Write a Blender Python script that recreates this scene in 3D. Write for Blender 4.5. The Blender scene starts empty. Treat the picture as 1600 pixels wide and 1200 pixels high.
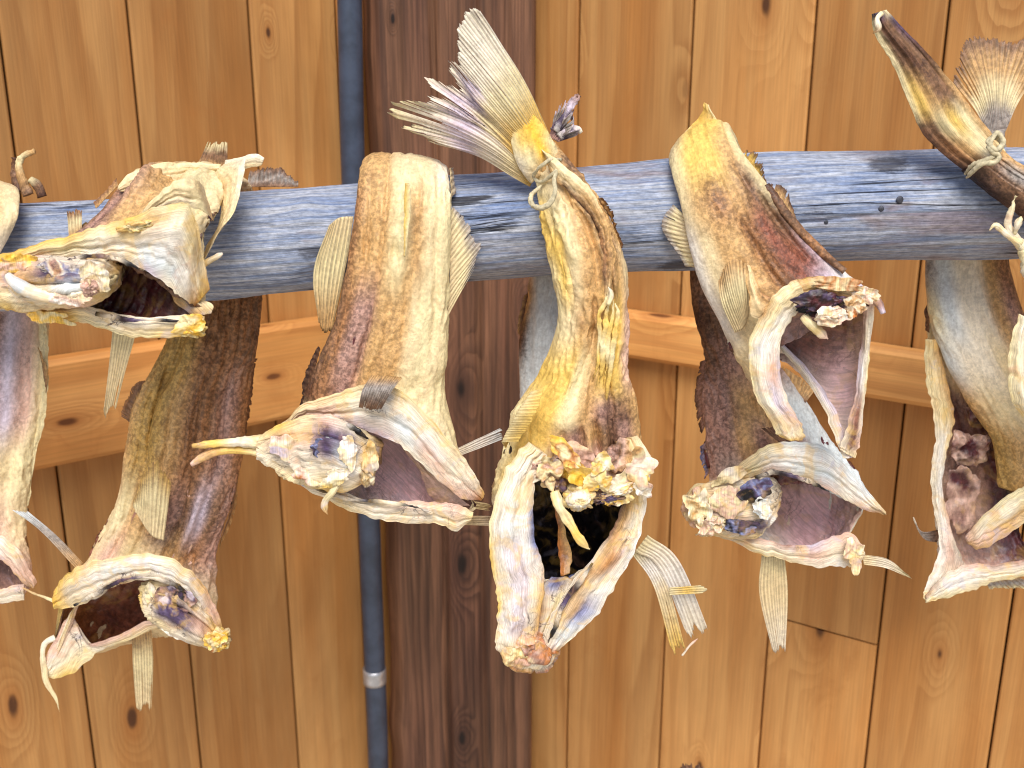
import bpy, math, random
import numpy as np
from mathutils import Vector, noise as mn

random.seed(7); np.random.seed(7)
SC = bpy.context.scene
COL = SC.collection
rad = math.radians

# ------------------------------------------------------------------ camera
F_PX = 1700.0; PITCH = rad(17.0); CAM_Z = 1.6
cd = bpy.data.cameras.new('camera'); cam = bpy.data.objects.new('camera', cd); COL.objects.link(cam)
cam.location = (0, 0, CAM_Z); cam.rotation_euler = (math.pi/2-PITCH, 0, 0)
cd.sensor_width = 36.0; cd.lens = 36.0*F_PX/1600.0; cd.clip_start = 0.01; cd.clip_end = 200
cd.dof.use_dof = True; cd.dof.focus_distance = 0.86; cd.dof.aperture_fstop = 8.5
SC.camera = cam
SC.cycles.pixel_filter_type = 'BLACKMAN_HARRIS'; SC.cycles.filter_width = 1.1
FW = np.array([0, math.cos(PITCH), -math.sin(PITCH)]); UP = np.array([0, math.sin(PITCH), math.cos(PITCH)])
C0 = np.array([0, 0, CAM_Z])

def ray(px, py):
    return np.array([1.0, 0, 0])*((px-800)/F_PX) + UP*(-(py-600)/F_PX) + FW

def at(px, py, Y):
    """measured photo position at real distance Y -> point of the place (metres)"""
    d = ray(px, py)
    return C0 + d*(Y/d[1])

# ------------------------------------------------------------------ colours
def lin(r, g, b, a=0.0):
    f = lambda c: (c/255/12.92) if c/255 <= 0.04045 else ((c/255+0.055)/1.055)**2.4
    return np.array([f(r), f(g), f(b), a])

PAL = dict(
    cream=lin(232,210,164,.12), pale=lin(236,224,200,.15), white=lin(240,234,224,.12), lav=lin(206,192,206,.3),
    blue=lin(126,134,178,.3), yellow=lin(230,192,100,.08), fat=lin(238,188,62,0), tan=lin(206,164,108,.2),
    brown=lin(158,112,74,.25), dbrown=lin(92,60,42,.3), red=lin(138,82,62,.5), wine=lin(92,42,46,.5),
    dark=lin(40,24,26,.3), purple=lin(84,68,98,.6), black=lin(18,14,18,0), olive=lin(190,152,84,.2),
    grey=lin(168,160,152,.35), pink=lin(224,186,166,.3), ice=lin(214,222,224,.15), straw=lin(230,214,166,.08),
    stain=lin(222,208,186,1.0), rust=lin(186,116,58,.3), rose=lin(234,198,204,.4), mauve=lin(172,134,120,.5), umber=lin(134,100,74,.4))

def C(c):
    if isinstance(c, str): return PAL[c]
    return np.array(c)

# ------------------------------------------------------------------ maths helpers
def cr_eval(P, t):
    """Catmull-Rom through P (n,k...) at parameters t in [0,n-1]"""
    P = np.asarray(P, float); n = len(P)
    if n == 2:
        tt = np.asarray(t).reshape((-1,)+(1,)*(P.ndim-1)); return P[0]*(1-tt)+P[1]*tt
    i = np.clip(np.floor(t).astype(int), 0, n-2); f = (t-i).reshape((-1,)+(1,)*(P.ndim-1))
    p1 = P[i]; p2 = P[i+1]
    p0 = np.where((i == 0).reshape(f.shape), 2*P[0]-P[1], P[np.maximum(i-1, 0)])
    p3 = np.where((i == n-2).reshape(f.shape), 2*P[n-1]-P[n-2], P[np.minimum(i+2, n-1)])
    return 0.5*((2*p1)+(-p0+p2)*f+(2*p0-5*p1+4*p2-p3)*f*f+(-p0+3*p1-3*p2+p3)*f**3)

def lin_eval(P, t):
    P = np.asarray(P, float); n = len(P)
    if n == 1: return np.repeat(P, len(t), 0)
    i = np.clip(np.floor(t).astype(int), 0, n-2); f = (t-i).reshape((-1,)+(1,)*(P.ndim-1))
    f = f*f*(3-2*f)
    return P[i]*(1-f)+P[i+1]*f

def resample(pts, n):
    pts = np.asarray(pts, float)
    if len(pts) == 1: return np.repeat(pts, n, 0)
    d = cr_eval(pts, np.linspace(0, len(pts)-1, 12*len(pts)))
    s = np.concatenate([[0], np.cumsum(np.linalg.norm(np.diff(d, axis=0), axis=1))])
    if s[-1] < 1e-9: return np.repeat(d[:1], n, 0)
    u = np.linspace(0, s[-1], n)
    return np.stack([np.interp(u, s, d[:, k]) for k in range(d.shape[1])], 1)

def cols_across(c, n):
    if isinstance(c, (str,)) or (isinstance(c, np.ndarray) and c.ndim == 1): c = [c]
    return lin_eval(np.array([C(x) for x in c]), np.linspace(0, len(c)-1, n))

# ------------------------------------------------------------------ things and parts
GROUP = 'dried fish hanging from the pole'
def thing(name, label, cat, loc, group=None):
    o = bpy.data.objects.new(name, None); COL.objects.link(o); o.location = loc; o.empty_display_size = 0.02
    o['label'] = label; o['category'] = cat
    if group: o['group'] = group
    return o

def tag(o, label, cat, group=None):
    o['label'] = label; o['category'] = cat
    if group: o['group'] = group
    return o

def mesh_obj(name, V, F, mat, parent=None, cols=None, uv=None, smooth=True):
    V = np.asarray(V, float)
    org = np.array(parent['_org']) if parent is not None else None
    if org is None:
        org = V.mean(0)
    me = bpy.data.meshes.new(name)
    me.from_pydata([tuple(v) for v in (V-org)], [], F)
    if cols is not None:
        a = me.color_attributes.new('Col', 'FLOAT_COLOR', 'POINT')
        a.data.foreach_set('color', np.asarray(cols, np.float32).ravel())
    if uv is not None:
        L = me.uv_layers.new(name='UVMap')
        idx = np.empty(len(me.loops), np.int32); me.loops.foreach_get('vertex_index', idx)
        L.data.foreach_set('uv', np.asarray(uv, np.float32)[idx].ravel())
    me.materials.append(mat)
    if smooth: me.polygons.foreach_set('use_smooth', [True]*len(me.polygons))
    me.update()
    o = bpy.data.objects.new(name, me); COL.objects.link(o)
    if parent is not None:
        o.parent = parent
        o['_org'] = tuple(org)
    else:
        o.location = org
        o['_org'] = tuple(org)
    return o

def root(name, label, cat, loc, group=None):
    r = thing(name, label, cat, loc, group); r['_org'] = tuple(loc); return r

# ------------------------------------------------------------------ loft
def sup(s, p):
    return np.maximum(0, 1-np.abs(2*s-1)**p)**(1.0/p)

def ring(spec, N):
    """spec: (lx,ly,rx,ry,d,bf,bb,cols[,opts]) or dict(front=[(x,y,d)],back=[...],cf=,cb=)"""
    if isinstance(spec, dict):
        fr = resample([at(*q) for q in spec['front']], N); bk = resample([at(*q) for q in spec['back']], N)
        bk[0] = fr[0]; bk[-1] = fr[-1]
        return fr, bk, cols_across(spec['cf'], N), cols_across(spec.get('cb', spec['cf']), N)
    lx, ly, rx, ry, d, bf, bb, cols = spec[:8]; o = spec[8] if len(spec) > 8 else {}
    dL, dR = d if isinstance(d, tuple) else (d, d)
    a = at(lx, ly, dL); b = at(rx, ry, dR)
    th = np.linspace(0, math.pi, N); s = (1-np.cos(th))/2
    base = a[None]*(1-s[:, None])+b[None]*s[:, None]
    ang = rad(o.get('ang', 0)); dirv = np.array([0, -math.cos(ang), math.sin(ang)])
    f = bf*sup(s, o.get('p', 1.75)); g = bb*sup(s, o.get('p', 1.75))
    for (c, w, h) in o.get('prof', []):
        f = f+h*np.exp(-((s-c)/w)**2)*(sup(s, 2)**.5)
    fr = base+dirv*f[:, None]; bk = base-dirv*g[:, None]
    cc = [C(x) for x in ([cols] if isinstance(cols, (str, np.ndarray)) else list(cols))]
    cf = lin_eval(np.array(cc), s*(len(cc)-1))
    cbk = o.get('cb'); cb = cf.copy() if cbk is None else np.repeat(C(cbk)[None], N, 0)
    return fr, bk, cf, cb

def nz(p, seed=0.0):
    return mn.noise(Vector((p[0]+seed, p[1]+seed*1.7, p[2]-seed*.6)))

def displace(P, Nn, along, cen, amp, seed, folds=1.0, k=55.0, fade=None, fine=1.0):
    """crumple a dried surface: lengthwise folds, wrinkles and fine grain"""
    out = np.empty(len(P))
    rel = (P-cen)
    for i in range(len(P)):
        q = rel[i]; al = along[i]
        a = (q[0]*k, q[1]*k, q[2]*k*.3+al*k*.28)
        n1 = nz(a, seed)
        b = (q[0]*k*2.7, q[1]*k*2.7, al*k*.9)
        n2 = 1-abs(nz(b, seed+5))*2.2
        c = (P[i][0]*k*5, P[i][1]*k*5, P[i][2]*k*5)
        n3 = nz(c, seed+9)
        d = (P[i][0]*k*11, P[i][1]*k*11, P[i][2]*k*7)
        loc = .35+1.3*max(0, nz((P[i][0]*22, P[i][1]*22, P[i][2]*22), seed+13)+.25)
        out[i] = amp*(1.0*folds*n1+1.0*loc*folds*(n2-.4)+fine*loc*(.30*n3+.16*nz(d, seed)))
    if fade is not None: out *= fade
    return P+Nn*out[:, None]

def grid_normals(G, closed):
    if closed: du = np.roll(G, -1, 1)-np.roll(G, 1, 1)
    else: du = np.gradient(G, axis=1)
    dv = np.gradient(G, axis=0)
    n = np.cross(du, dv); l = np.linalg.norm(n, axis=2, keepdims=True); l[l < 1e-12] = 1
    return n/l

SEED = [1.0]
def loft(name, specs, mat, parent, amp=.0012, folds=1.0, k=55., step=.0015, N=None, cap=(True, True),
         lining=None, t=.0016, label=None, creases=0, cdepth=.10, p=None, n2w=.55, fine=1.0):
    SEED[0] += 3.37; seed = SEED[0]
    if creases or p:
        rc = random.Random(int(seed*31)); cs_ = [(rc.uniform(.12, .88), rc.uniform(.012, .04), rc.uniform(-1.4, .5)) for _ in range(creases)]
        ns = []
        for i, s_ in enumerate(specs):
            if not isinstance(s_, dict):
                o_ = dict(s_[8]) if len(s_) > 8 else {}
                w_ = abs(s_[5])
                o_['prof'] = list(o_.get('prof', []))+[(c_+.05*nz((i*.6, c_*9, 0), seed), wd, h_*cdepth*w_*(0.6+.8*abs(nz((i*.7, c_*5, 2), seed)))) for c_, wd, h_ in cs_]
                if p: o_['p'] = p
                s_ = tuple(s_[:8])+(o_,)
            ns.append(s_)
        specs = ns
    if N is None:
        w = 0
        for s in specs:
            if isinstance(s, dict): w = max(w, np.linalg.norm(np.diff([at(*q) for q in s['front']], axis=0), axis=1).sum())
            else: w = max(w, np.linalg.norm(at(s[0], s[1], .83)-at(s[2], s[3], .83))+abs(s[5]))
        N = int(np.clip(w*1.15/step, 8, 100))
    rs = [ring(s, N) for s in specs]
    G = np.array([np.concatenate([f, b[-2:0:-1]]) for f, b, _, _ in rs])
    Cc = np.array([np.concatenate([cf, cb[-2:0:-1]]) for _, _, cf, cb in rs])
    m = len(G); K = G.shape[1]
    seg = np.max(np.linalg.norm(np.diff(G, axis=0), axis=2), axis=1)
    ts = [np.array([0.0])]
    for i, L in enumerate(seg):
        n = int(np.clip(L/step, 3, 70)); ts.append(i+np.linspace(0, 1, n+1)[1:])
    tt = np.concatenate(ts)
    GG = cr_eval(G, tt); CG = np.clip(lin_eval(Cc, tt), 0, 1); M = len(tt)
    cen = GG.mean(1, keepdims=True)
    nn = grid_normals(GG, True)
    if np.sum(nn*(GG-cen)) < 0: nn = -nn; flip = True
    else: flip = False
    al = np.concatenate([[0], np.cumsum(np.linalg.norm(np.diff(cen[:, 0], axis=0), axis=1))])
    alg = np.repeat(al[:, None], K, 1)
    ctr = np.repeat(cen, K, 1)
    fade = np.ones((M, K))
    P0 = GG.reshape(-1, 3)
    P = displace(P0, nn.reshape(-1, 3), alg.ravel(), ctr.reshape(-1, 3), amp, seed, folds, k, None, fine)
    per = np.concatenate([np.zeros((M, 1)), np.cumsum(np.linalg.norm(np.diff(GG, axis=1), axis=2), axis=1)], 1)
    uv = np.stack([per.ravel(), alg.ravel()], 1)
    V = [P]; cols = [CG.reshape(-1, 4)]; UV = [uv]
    F = []
    q = lambda a, b, c, d: (a, d, c, b) if flip else (a, b, c, d)
    for i in range(M-1):
        for j in range(K):
            j2 = (j+1) % K
            F.append(q(i*K+j, i*K+j2, (i+1)*K+j2, (i+1)*K+j))
    base = M*K
    Pg = P.reshape(M, K, 3)
    if cap[0] or cap[1]:
        for which, row in ((0, 0), (1, M-1)):
            if not cap[which]: continue
            V.append(Pg[row].mean(0)[None]); cols.append(CG[row].mean(0)[None]); UV.append(uv.reshape(M, K, 2)[row].mean(0)[None])
            for j in range(K):
                a, b = row*K+j, row*K+(j+1) % K
                F.append((base, b, a) if (which == 0) != flip else (base, a, b))
            base += 1
    if lining:
        # turned-in rim so the skin has thickness at the opening
        nl = grid_normals(Pg, True)
        if flip: nl = -nl
        inn = Pg[-1]-nl[-1]*t
        V.append(inn); cols.append(CG[-1]); UV.append(uv.reshape(M, K, 2)[-1])
        for j in range(K):
            j2 = (j+1) % K
            F.append(q((M-1)*K+j, (M-1)*K+j2, base+j2, base+j))
    o = mesh_obj(name, np.concatenate(V), F, mat, parent, np.concatenate(cols), np.concatenate(UV))
    if label: o['label'] = label
    if lining:
        i0 = int(np.searchsorted(tt, lining['start'])); sub = Pg[i0:]; nsub = nl[i0:]
        I = sub-nsub*t
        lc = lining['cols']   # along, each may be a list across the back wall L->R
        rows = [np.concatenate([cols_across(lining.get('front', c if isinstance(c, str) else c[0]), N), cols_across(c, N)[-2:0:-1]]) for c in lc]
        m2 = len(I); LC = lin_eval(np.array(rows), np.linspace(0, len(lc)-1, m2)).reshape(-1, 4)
        Pf = I.reshape(-1, 3)
        Pd = displace(Pf, -nsub.reshape(-1, 3), alg[i0:].ravel(), ctr[i0:].reshape(-1, 3), amp*.8, seed+2, 1.2, 80)
        Pd = Pd.reshape(m2, K, 3); Pd[-1] = I[-1]; Pd = Pd.reshape(-1, 3)
        LF = []
        for i in range(m2-1):
            for j in range(K):
                j2 = (j+1) % K
                LF.append(q(i*K+j, (i+1)*K+j, (i+1)*K+j2, i*K+j2))
        n0 = len(Pd); Pd = np.concatenate([Pd, Pd[:K].mean(0)[None]]); LC = np.concatenate([LC, LC[:1]])
        for j in range(K): LF.append((n0, j, (j+1) % K))
        u2 = np.concatenate([uv.reshape(M, K, 2)[i0:].reshape(-1, 2), [[0, 0]]])
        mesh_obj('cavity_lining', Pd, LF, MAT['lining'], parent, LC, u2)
    return o

# ------------------------------------------------------------------ strand: a tapering irregular cord
def strand(name, pts, mat, parent, cols='cream', flat=1.0, amp=.0004, k=160., sides=12, step=.0012):
    if name == 'twine': pts = [(x, y, d, r*.72) for x, y, d, r in pts]; amp = amp*.7; step = .0007
    """pts: (x,y,d,r_px)"""
    SEED[0] += 2.1
    P = np.array([at(x, y, d) for x, y, d, r in pts]); r = np.array([[q[3]*.00049] for q in pts])
    L = np.linalg.norm(np.diff(P, axis=0), axis=1).sum(); n = int(np.clip(L/step, 6, 160))
    A = resample(np.concatenate([P, r*1.0], 1), n)
    c = A[:, :3].copy(); rr = np.maximum(A[:, 3], .0002)
    if name in ('skin_shred', 'dark_membrane', 'fat_strip'):
        e_ = np.linspace(0, 1, n); rr = np.maximum(rr*np.clip((1-e_)/.22, .12, 1)**.8*(1+.35*np.array([nz((u*n*.12, 0, 0), SEED[0]) for u in e_])), .00025)
        c[:, 0] += .0012*np.array([nz((u*n*.09, 3, 0), SEED[0]) for u in e_])*np.sin(e_*math.pi); c[:, 1] += .002*np.array([nz((u*n*.07, 8, 0), SEED[0]) for u in e_])*np.sin(e_*math.pi)
    T = np.gradient(c, axis=0); T /= np.maximum(np.linalg.norm(T, axis=1, keepdims=True), 1e-9)
    ref = np.array([0, -1.0, 0.25]); S = np.cross(T, ref); S /= np.maximum(np.linalg.norm(S, axis=1, keepdims=True), 1e-9)
    B = np.cross(T, S)
    th = np.linspace(0, 2*math.pi, sides, endpoint=False)
    G = c[:, None]+rr[:, None, None]*(S[:, None]*np.cos(th)[None, :, None]+B[:, None]*np.sin(th)[None, :, None]*flat)
    nn = G-c[:, None]; nn /= np.maximum(np.linalg.norm(nn, axis=2, keepdims=True), 1e-9)
    al = np.concatenate([[0], np.cumsum(np.linalg.norm(np.diff(c, axis=0), axis=1))])
    V = displace(G.reshape(-1, 3), nn.reshape(-1, 3), np.repeat(al, sides), np.repeat(c, sides, 0), amp, SEED[0], 1, k)
    F = []
    for i in range(n-1):
        for j in range(sides):
            j2 = (j+1) % sides
            F.append((i*sides+j, (i+1)*sides+j, (i+1)*sides+j2, i*sides+j2))
    F.append(tuple(range(sides))); F.append(tuple((n-1)*sides+j for j in reversed(range(sides))))
    cc = np.repeat(cols_across(cols, n), sides, 0)
    uv = np.stack([np.tile(th*.002, n), np.repeat(al, sides)], 1)
    return mesh_obj(name, V, F, mat, parent, cc, uv)

# ------------------------------------------------------------------ fin: rayed sheet between base and tip
def fin(name, base, tip, mat, parent, rays=14, ragged=.12, split=.35, amp=.0006, cols=('cream', 'straw'), dark='umber',
        mid=None, thick=.0005, droop=0.0, wav=.0015):
    SEED[0] += 1.9; rng = random.Random(int(SEED[0]*100))
    nv = rays*6+1; nu = 40
    b = resample([at(*p) for p in base], nv); t = resample([at(*p) for p in tip], nv)
    ctrl = [b]
    if mid: ctrl.append(resample([at(*p) for p in mid], nv))
    ctrl.append(t)
    ctrl = np.array(ctrl)
    f = np.array([1-ragged*rng.random()*(1.6 if rng.random() < .25 else 1) for _ in range(rays+2)])
    vv = np.linspace(0, 1, nv)
    jag = np.interp(vv*rays, np.arange(rays+2), f)+np.array([rng.uniform(-1, 1)*ragged*.22 for _ in range(nv)])
    G = np.empty((nu, nv, 3))
    us = np.linspace(0, 1, nu)
    for j in range(nv):
        G[:, j] = cr_eval(ctrl[:, j], us*min(1.0, jag[j])*(len(ctrl)-1))
    nn = grid_normals(G, False)
    wv_ = np.array([.32*nz((v*rays*.23, 0, 0), SEED[0])+.12*nz((v*rays*.7, 3, 0), SEED[0]) for v in vv]); ph = np.cos((vv*rays+wv_*2.0)*2*math.pi); amp = amp*.6
    U, Vv = np.meshgrid(us, vv, indexing='ij')
    rip = amp*ph[None]*(0.35+.65*np.sin(np.clip(U*1.3+.15, 0, 1)*math.pi*.75))
    wob = np.array([[wav*(nz((u*2.2, v*3.0, 0), SEED[0])*u+.5*nz((u*3, v*9, 3), SEED[0])*u) for v in vv] for u in us])
    G = G+nn*(rip+wob)[..., None]
    # ragged splits between rays
    keep = np.ones((nu-1, nv-1), bool)
    for r in range(rays):
        if rng.random() < split:
            j = int((r+.5)*6); i0 = int(nu*rng.uniform(.45, .93)); keep[i0:, j:j+1] = False
            if rng.random() < .4: keep[min(nu-1, i0+4):, j-1:j+2] = False
    cc = lin_eval(np.array([C(c) for c in cols]), us*(len(cols)-1))
    D = C(dark)
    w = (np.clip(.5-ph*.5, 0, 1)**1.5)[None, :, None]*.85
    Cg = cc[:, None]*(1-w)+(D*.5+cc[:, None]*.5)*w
    side = []
    V = np.concatenate([(G+nn*thick/2).reshape(-1, 3), (G-nn*thick/2).reshape(-1, 3)])
    o2 = nu*nv; F = []; edge = {}
    for i in range(nu-1):
        for j in range(nv-1):
            if not keep[i, j]: continue
            a, b_, c, d = i*nv+j, i*nv+j+1, (i+1)*nv+j+1, (i+1)*nv+j
            F.append((a, b_, c, d)); F.append((o2+d, o2+c, o2+b_, o2+a))
            for e in ((a, b_), (b_, c), (c, d), (d, a)):
                if (e[1], e[0]) in edge: del edge[(e[1], e[0])]
                else: edge[e] = 1
    for (a, b_) in edge: F.append((b_, a, o2+a, o2+b_))
    cols2 = np.concatenate([Cg.reshape(-1, 4)]*2)
    uv = np.stack([Vv.ravel()*.05, U.ravel()*.05], 1)
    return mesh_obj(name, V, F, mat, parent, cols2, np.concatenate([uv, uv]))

# ------------------------------------------------------------------ lump: crumbly displaced mass
def lump(name, x, y, d, rx, ry, rd, mat, parent, cols=('cream', 'pale', 'yellow'), amp=.25, k=3.2, sub=5, rot=0.0, holes=()):
    """rx, ry in photo px, rd in m"""
    import bmesh
    SEED[0] += 4.3; s = SEED[0]
    bm = bmesh.new(); bmesh.ops.create_icosphere(bm, subdivisions=sub, radius=1)
    V = np.array([v.co[:] for v in bm.verts]); F = [tuple(v.index for v in f.verts) for f in bm.faces]; bm.free()
    P = np.empty_like(V); cc = np.empty((len(V), 4)); pal = np.array([C(c) for c in cols])
    vor = mn.voronoi
    for i, v in enumerate(V):
        wv = v+.18*np.array([nz(v*2.2, s+2), nz(v*2.2, s+4), nz(v*2.2, s+6)])
        dd_, pp_ = vor(Vector(wv*k*.62+s), distance_metric='DISTANCE', exponent=2.5)
        cell = mn.cell(pp_[0]*7.3)
        edge_ = min(1.0, (dd_[1]-dd_[0])*3.2)
        n1 = nz(v*k*.5, s); n3 = nz(v*k*3, s+7); n4 = nz(v*k*7, s+1); n2 = 1-abs(nz(v*k*1.3, s+3))*2
        h = 1+amp*(n1*.8+.55*(cell-.5)+.34*(edge_-.6)+.18*n2+.16*n3+.09*n4)
        cidx = (cell*.55+.28+nz(v*k*.7, s+20)*.5+.2*n3)*(len(pal)-1)
        ci = np.clip(cidx, 0, len(pal)-1.001); a = int(ci); fr = ci-a
        c = pal[a]*(1-fr)+pal[min(a+1, len(pal)-1)]*fr
        for (hx, hy, hr, dep, hc) in holes:      # sunken sockets on the side that faces out
            if v[1] < .2:
                dd = math.hypot(v[0]-hx, v[2]-hy)/hr*(1+.35*n3)
                w = max(0, 1-dd*dd) if dd < 1 else 0
                h -= dep*w; c = c*(1-min(1, w*2.0))+C(hc)*min(1, w*2.0)
        P[i] = v*h; cc[i] = c
    mpp = d/F_PX*1.02
    ca, sa = math.cos(rot), math.sin(rot)
    X = P[:, 0]*rx*mpp; Z = P[:, 2]*ry*mpp
    Q = np.stack([X*ca-Z*sa, P[:, 1]*rd, X*sa+Z*ca], 1)+at(x, y, d)
    uv = np.stack([V[:, 0]*.02, V[:, 2]*.02], 1)
    return mesh_obj(name, Q, F, mat, parent, cc, uv)

def torn(name, x, y, d, w, h, mat, parent, cols=('straw', 'pale'), rot=0.0, amp=.006, rag=.5, tilt=(0.0, 0.0), k=2.2, thick=.0007):
    """a crumpled torn flake of dried flesh, w by h photo px"""
    SEED[0] += 2.9; s0 = SEED[0]; nr, na = 22, 84
    mpp = d/F_PX*1.02; c0 = at(x, y, d); ca, sa = math.cos(rot), math.sin(rot)
    pal = np.array([C(c) for c in cols]); V = []; CC = []; UV = []
    def pt(r_, a):
        R = 1+rag*nz((math.cos(a)*1.1, math.sin(a)*1.1, 0), s0)*1.3+rag*.55*nz((math.cos(a)*3.2, math.sin(a)*3.2, 4), s0)+rag*.16*nz((math.cos(a)*8, math.sin(a)*8, 2), s0)
        u = r_*R*math.cos(a)*w/2; v = r_*R*math.sin(a)*h/2
        X, Z = u*ca-v*sa, u*sa+v*ca
        q = (u/max(w, h)*k*1.15, v/max(w, h)*k*1.15, 0)
        dep = amp*(1.3*nz(q, s0+3)+.55*(1-2*abs(nz((q[0]*1.3, q[1]*1.3, 3), s0+6)))+0.18*nz((q[0]*5, q[1]*5, 1), s0)+.06*nz((q[0]*12, q[1]*12, 1), s0))
        dep *= .75; dep -= amp*.7*r_*r_*nz((math.cos(a)*1.6, math.sin(a)*1.6, 7), s0)
        P = c0+np.array([X*mpp, -dep+X*mpp*tilt[0]+Z*mpp*tilt[1], Z*mpp])
        ci = np.clip((nz((q[0]*1.2, q[1]*1.2, 9), s0)*1.1+.5+.25*nz((q[0]*4, q[1]*4, 9), s0))*(len(pal)-1), 0, len(pal)-1.001); a_ = int(ci)
        return P, pal[a_]*(1-ci+a_)+pal[min(a_+1, len(pal)-1)]*(ci-a_), (X*mpp, Z*mpp)
    P, c, u = pt(0, 0); V.append(P); CC.append(c); UV.append(u)
    for i in range(1, nr+1):
        for j in range(na):
            P, c, u = pt(i/nr, 2*math.pi*j/na); V.append(P); CC.append(c); UV.append(u)
    V = np.array(V); n = len(V); B = V+np.array([0, thick, 0]); F = []
    for j in range(na):
        j2 = (j+1) % na
        F.append((0, 1+j2, 1+j)); F.append((n, n+1+j, n+1+j2))
        for i in range(nr-1):
            a, b = 1+i*na, 1+(i+1)*na
            F.append((a+j, a+j2, b+j2, b+j)); F.append((n+a+j2, n+a+j, n+b+j, n+b+j2))
        b = 1+(nr-1)*na
        F.append((b+j, b+j2, n+b+j2, n+b+j))
    return mesh_obj(name, np.concatenate([V, B]), F, mat, parent, np.array(CC+CC), np.array(UV+UV))
# ------------------------------------------------------------------ materials
MAT = {}
class NT:
    def __init__(s, name):
        s.m = bpy.data.materials.new(name); s.m.use_nodes = True; s.t = s.m.node_tree; s.t.nodes.clear()
        s.out = s.n('ShaderNodeOutputMaterial'); s.b = s.n('ShaderNodeBsdfPrincipled'); s.l(s.b.outputs[0], s.out.inputs[0])
    def n(s, typ, **kw):
        x = s.t.nodes.new(typ)
        for k_, v in kw.items(): setattr(x, k_, v)
        return x
    def l(s, a, b): s.t.links.new(a, b)
    def val(s, sock, v):
        if hasattr(v, 'is_output'): s.l(v, sock)
        else: sock.default_value = v
    def math(s, op, a, b=0.0, c=0.0, clamp=False):
        x = s.n('ShaderNodeMath', operation=op, use_clamp=clamp)
        for i, v in enumerate((a, b, c)): s.val(x.inputs[i], v)
        return x.outputs[0]
    def mr(s, v, a, b, c=0.0, d=1.0, typ='SMOOTHSTEP'):
        x = s.n('ShaderNodeMapRange', interpolation_type=typ); s.val(x.inputs[0], v)
        for i, q in enumerate((a, b, c, d)): s.val(x.inputs[i+1], q)
        return x.outputs[0]
    def mix(s, f, a, b, blend='MIX'):
        x = s.n('ShaderNodeMix', data_type='RGBA', blend_type=blend); s.val(x.inputs[0], f); s.val(x.inputs[6], a); s.val(x.inputs[7], b)
        return x.outputs[2]
    def noise(s, vec, scale, detail=4, rough=.55, dist=0.0):
        x = s.n('ShaderNodeTexNoise'); s.l(vec, x.inputs['Vector']); s.val(x.inputs['Scale'], scale); x.inputs['Detail'].default_value = detail
        x.inputs['Roughness'].default_value = rough; x.inputs['Distortion'].default_value = dist
        return x.outputs[0]
    def mapping(s, vec, sc=(1, 1, 1), loc=(0, 0, 0), rot=(0, 0, 0)):
        x = s.n('ShaderNodeMapping'); s.l(vec, x.inputs[0]); x.inputs['Scale'].default_value = sc; x.inputs['Location'].default_value = loc; x.inputs['Rotation'].default_value = rot
        return x.outputs[0]
    def bump(s, h, strength, dist, prev=None):
        x = s.n('ShaderNodeBump'); x.inputs['Strength'].default_value = strength; x.inputs['Distance'].default_value = dist; s.l(h, x.inputs['Height'])
        if prev is not None: s.l(prev, x.inputs['Normal'])
        return x.outputs[0]

def rgba(r, g, b):
    v = lin(r, g, b); return (v[0], v[1], v[2], 1)

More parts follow.
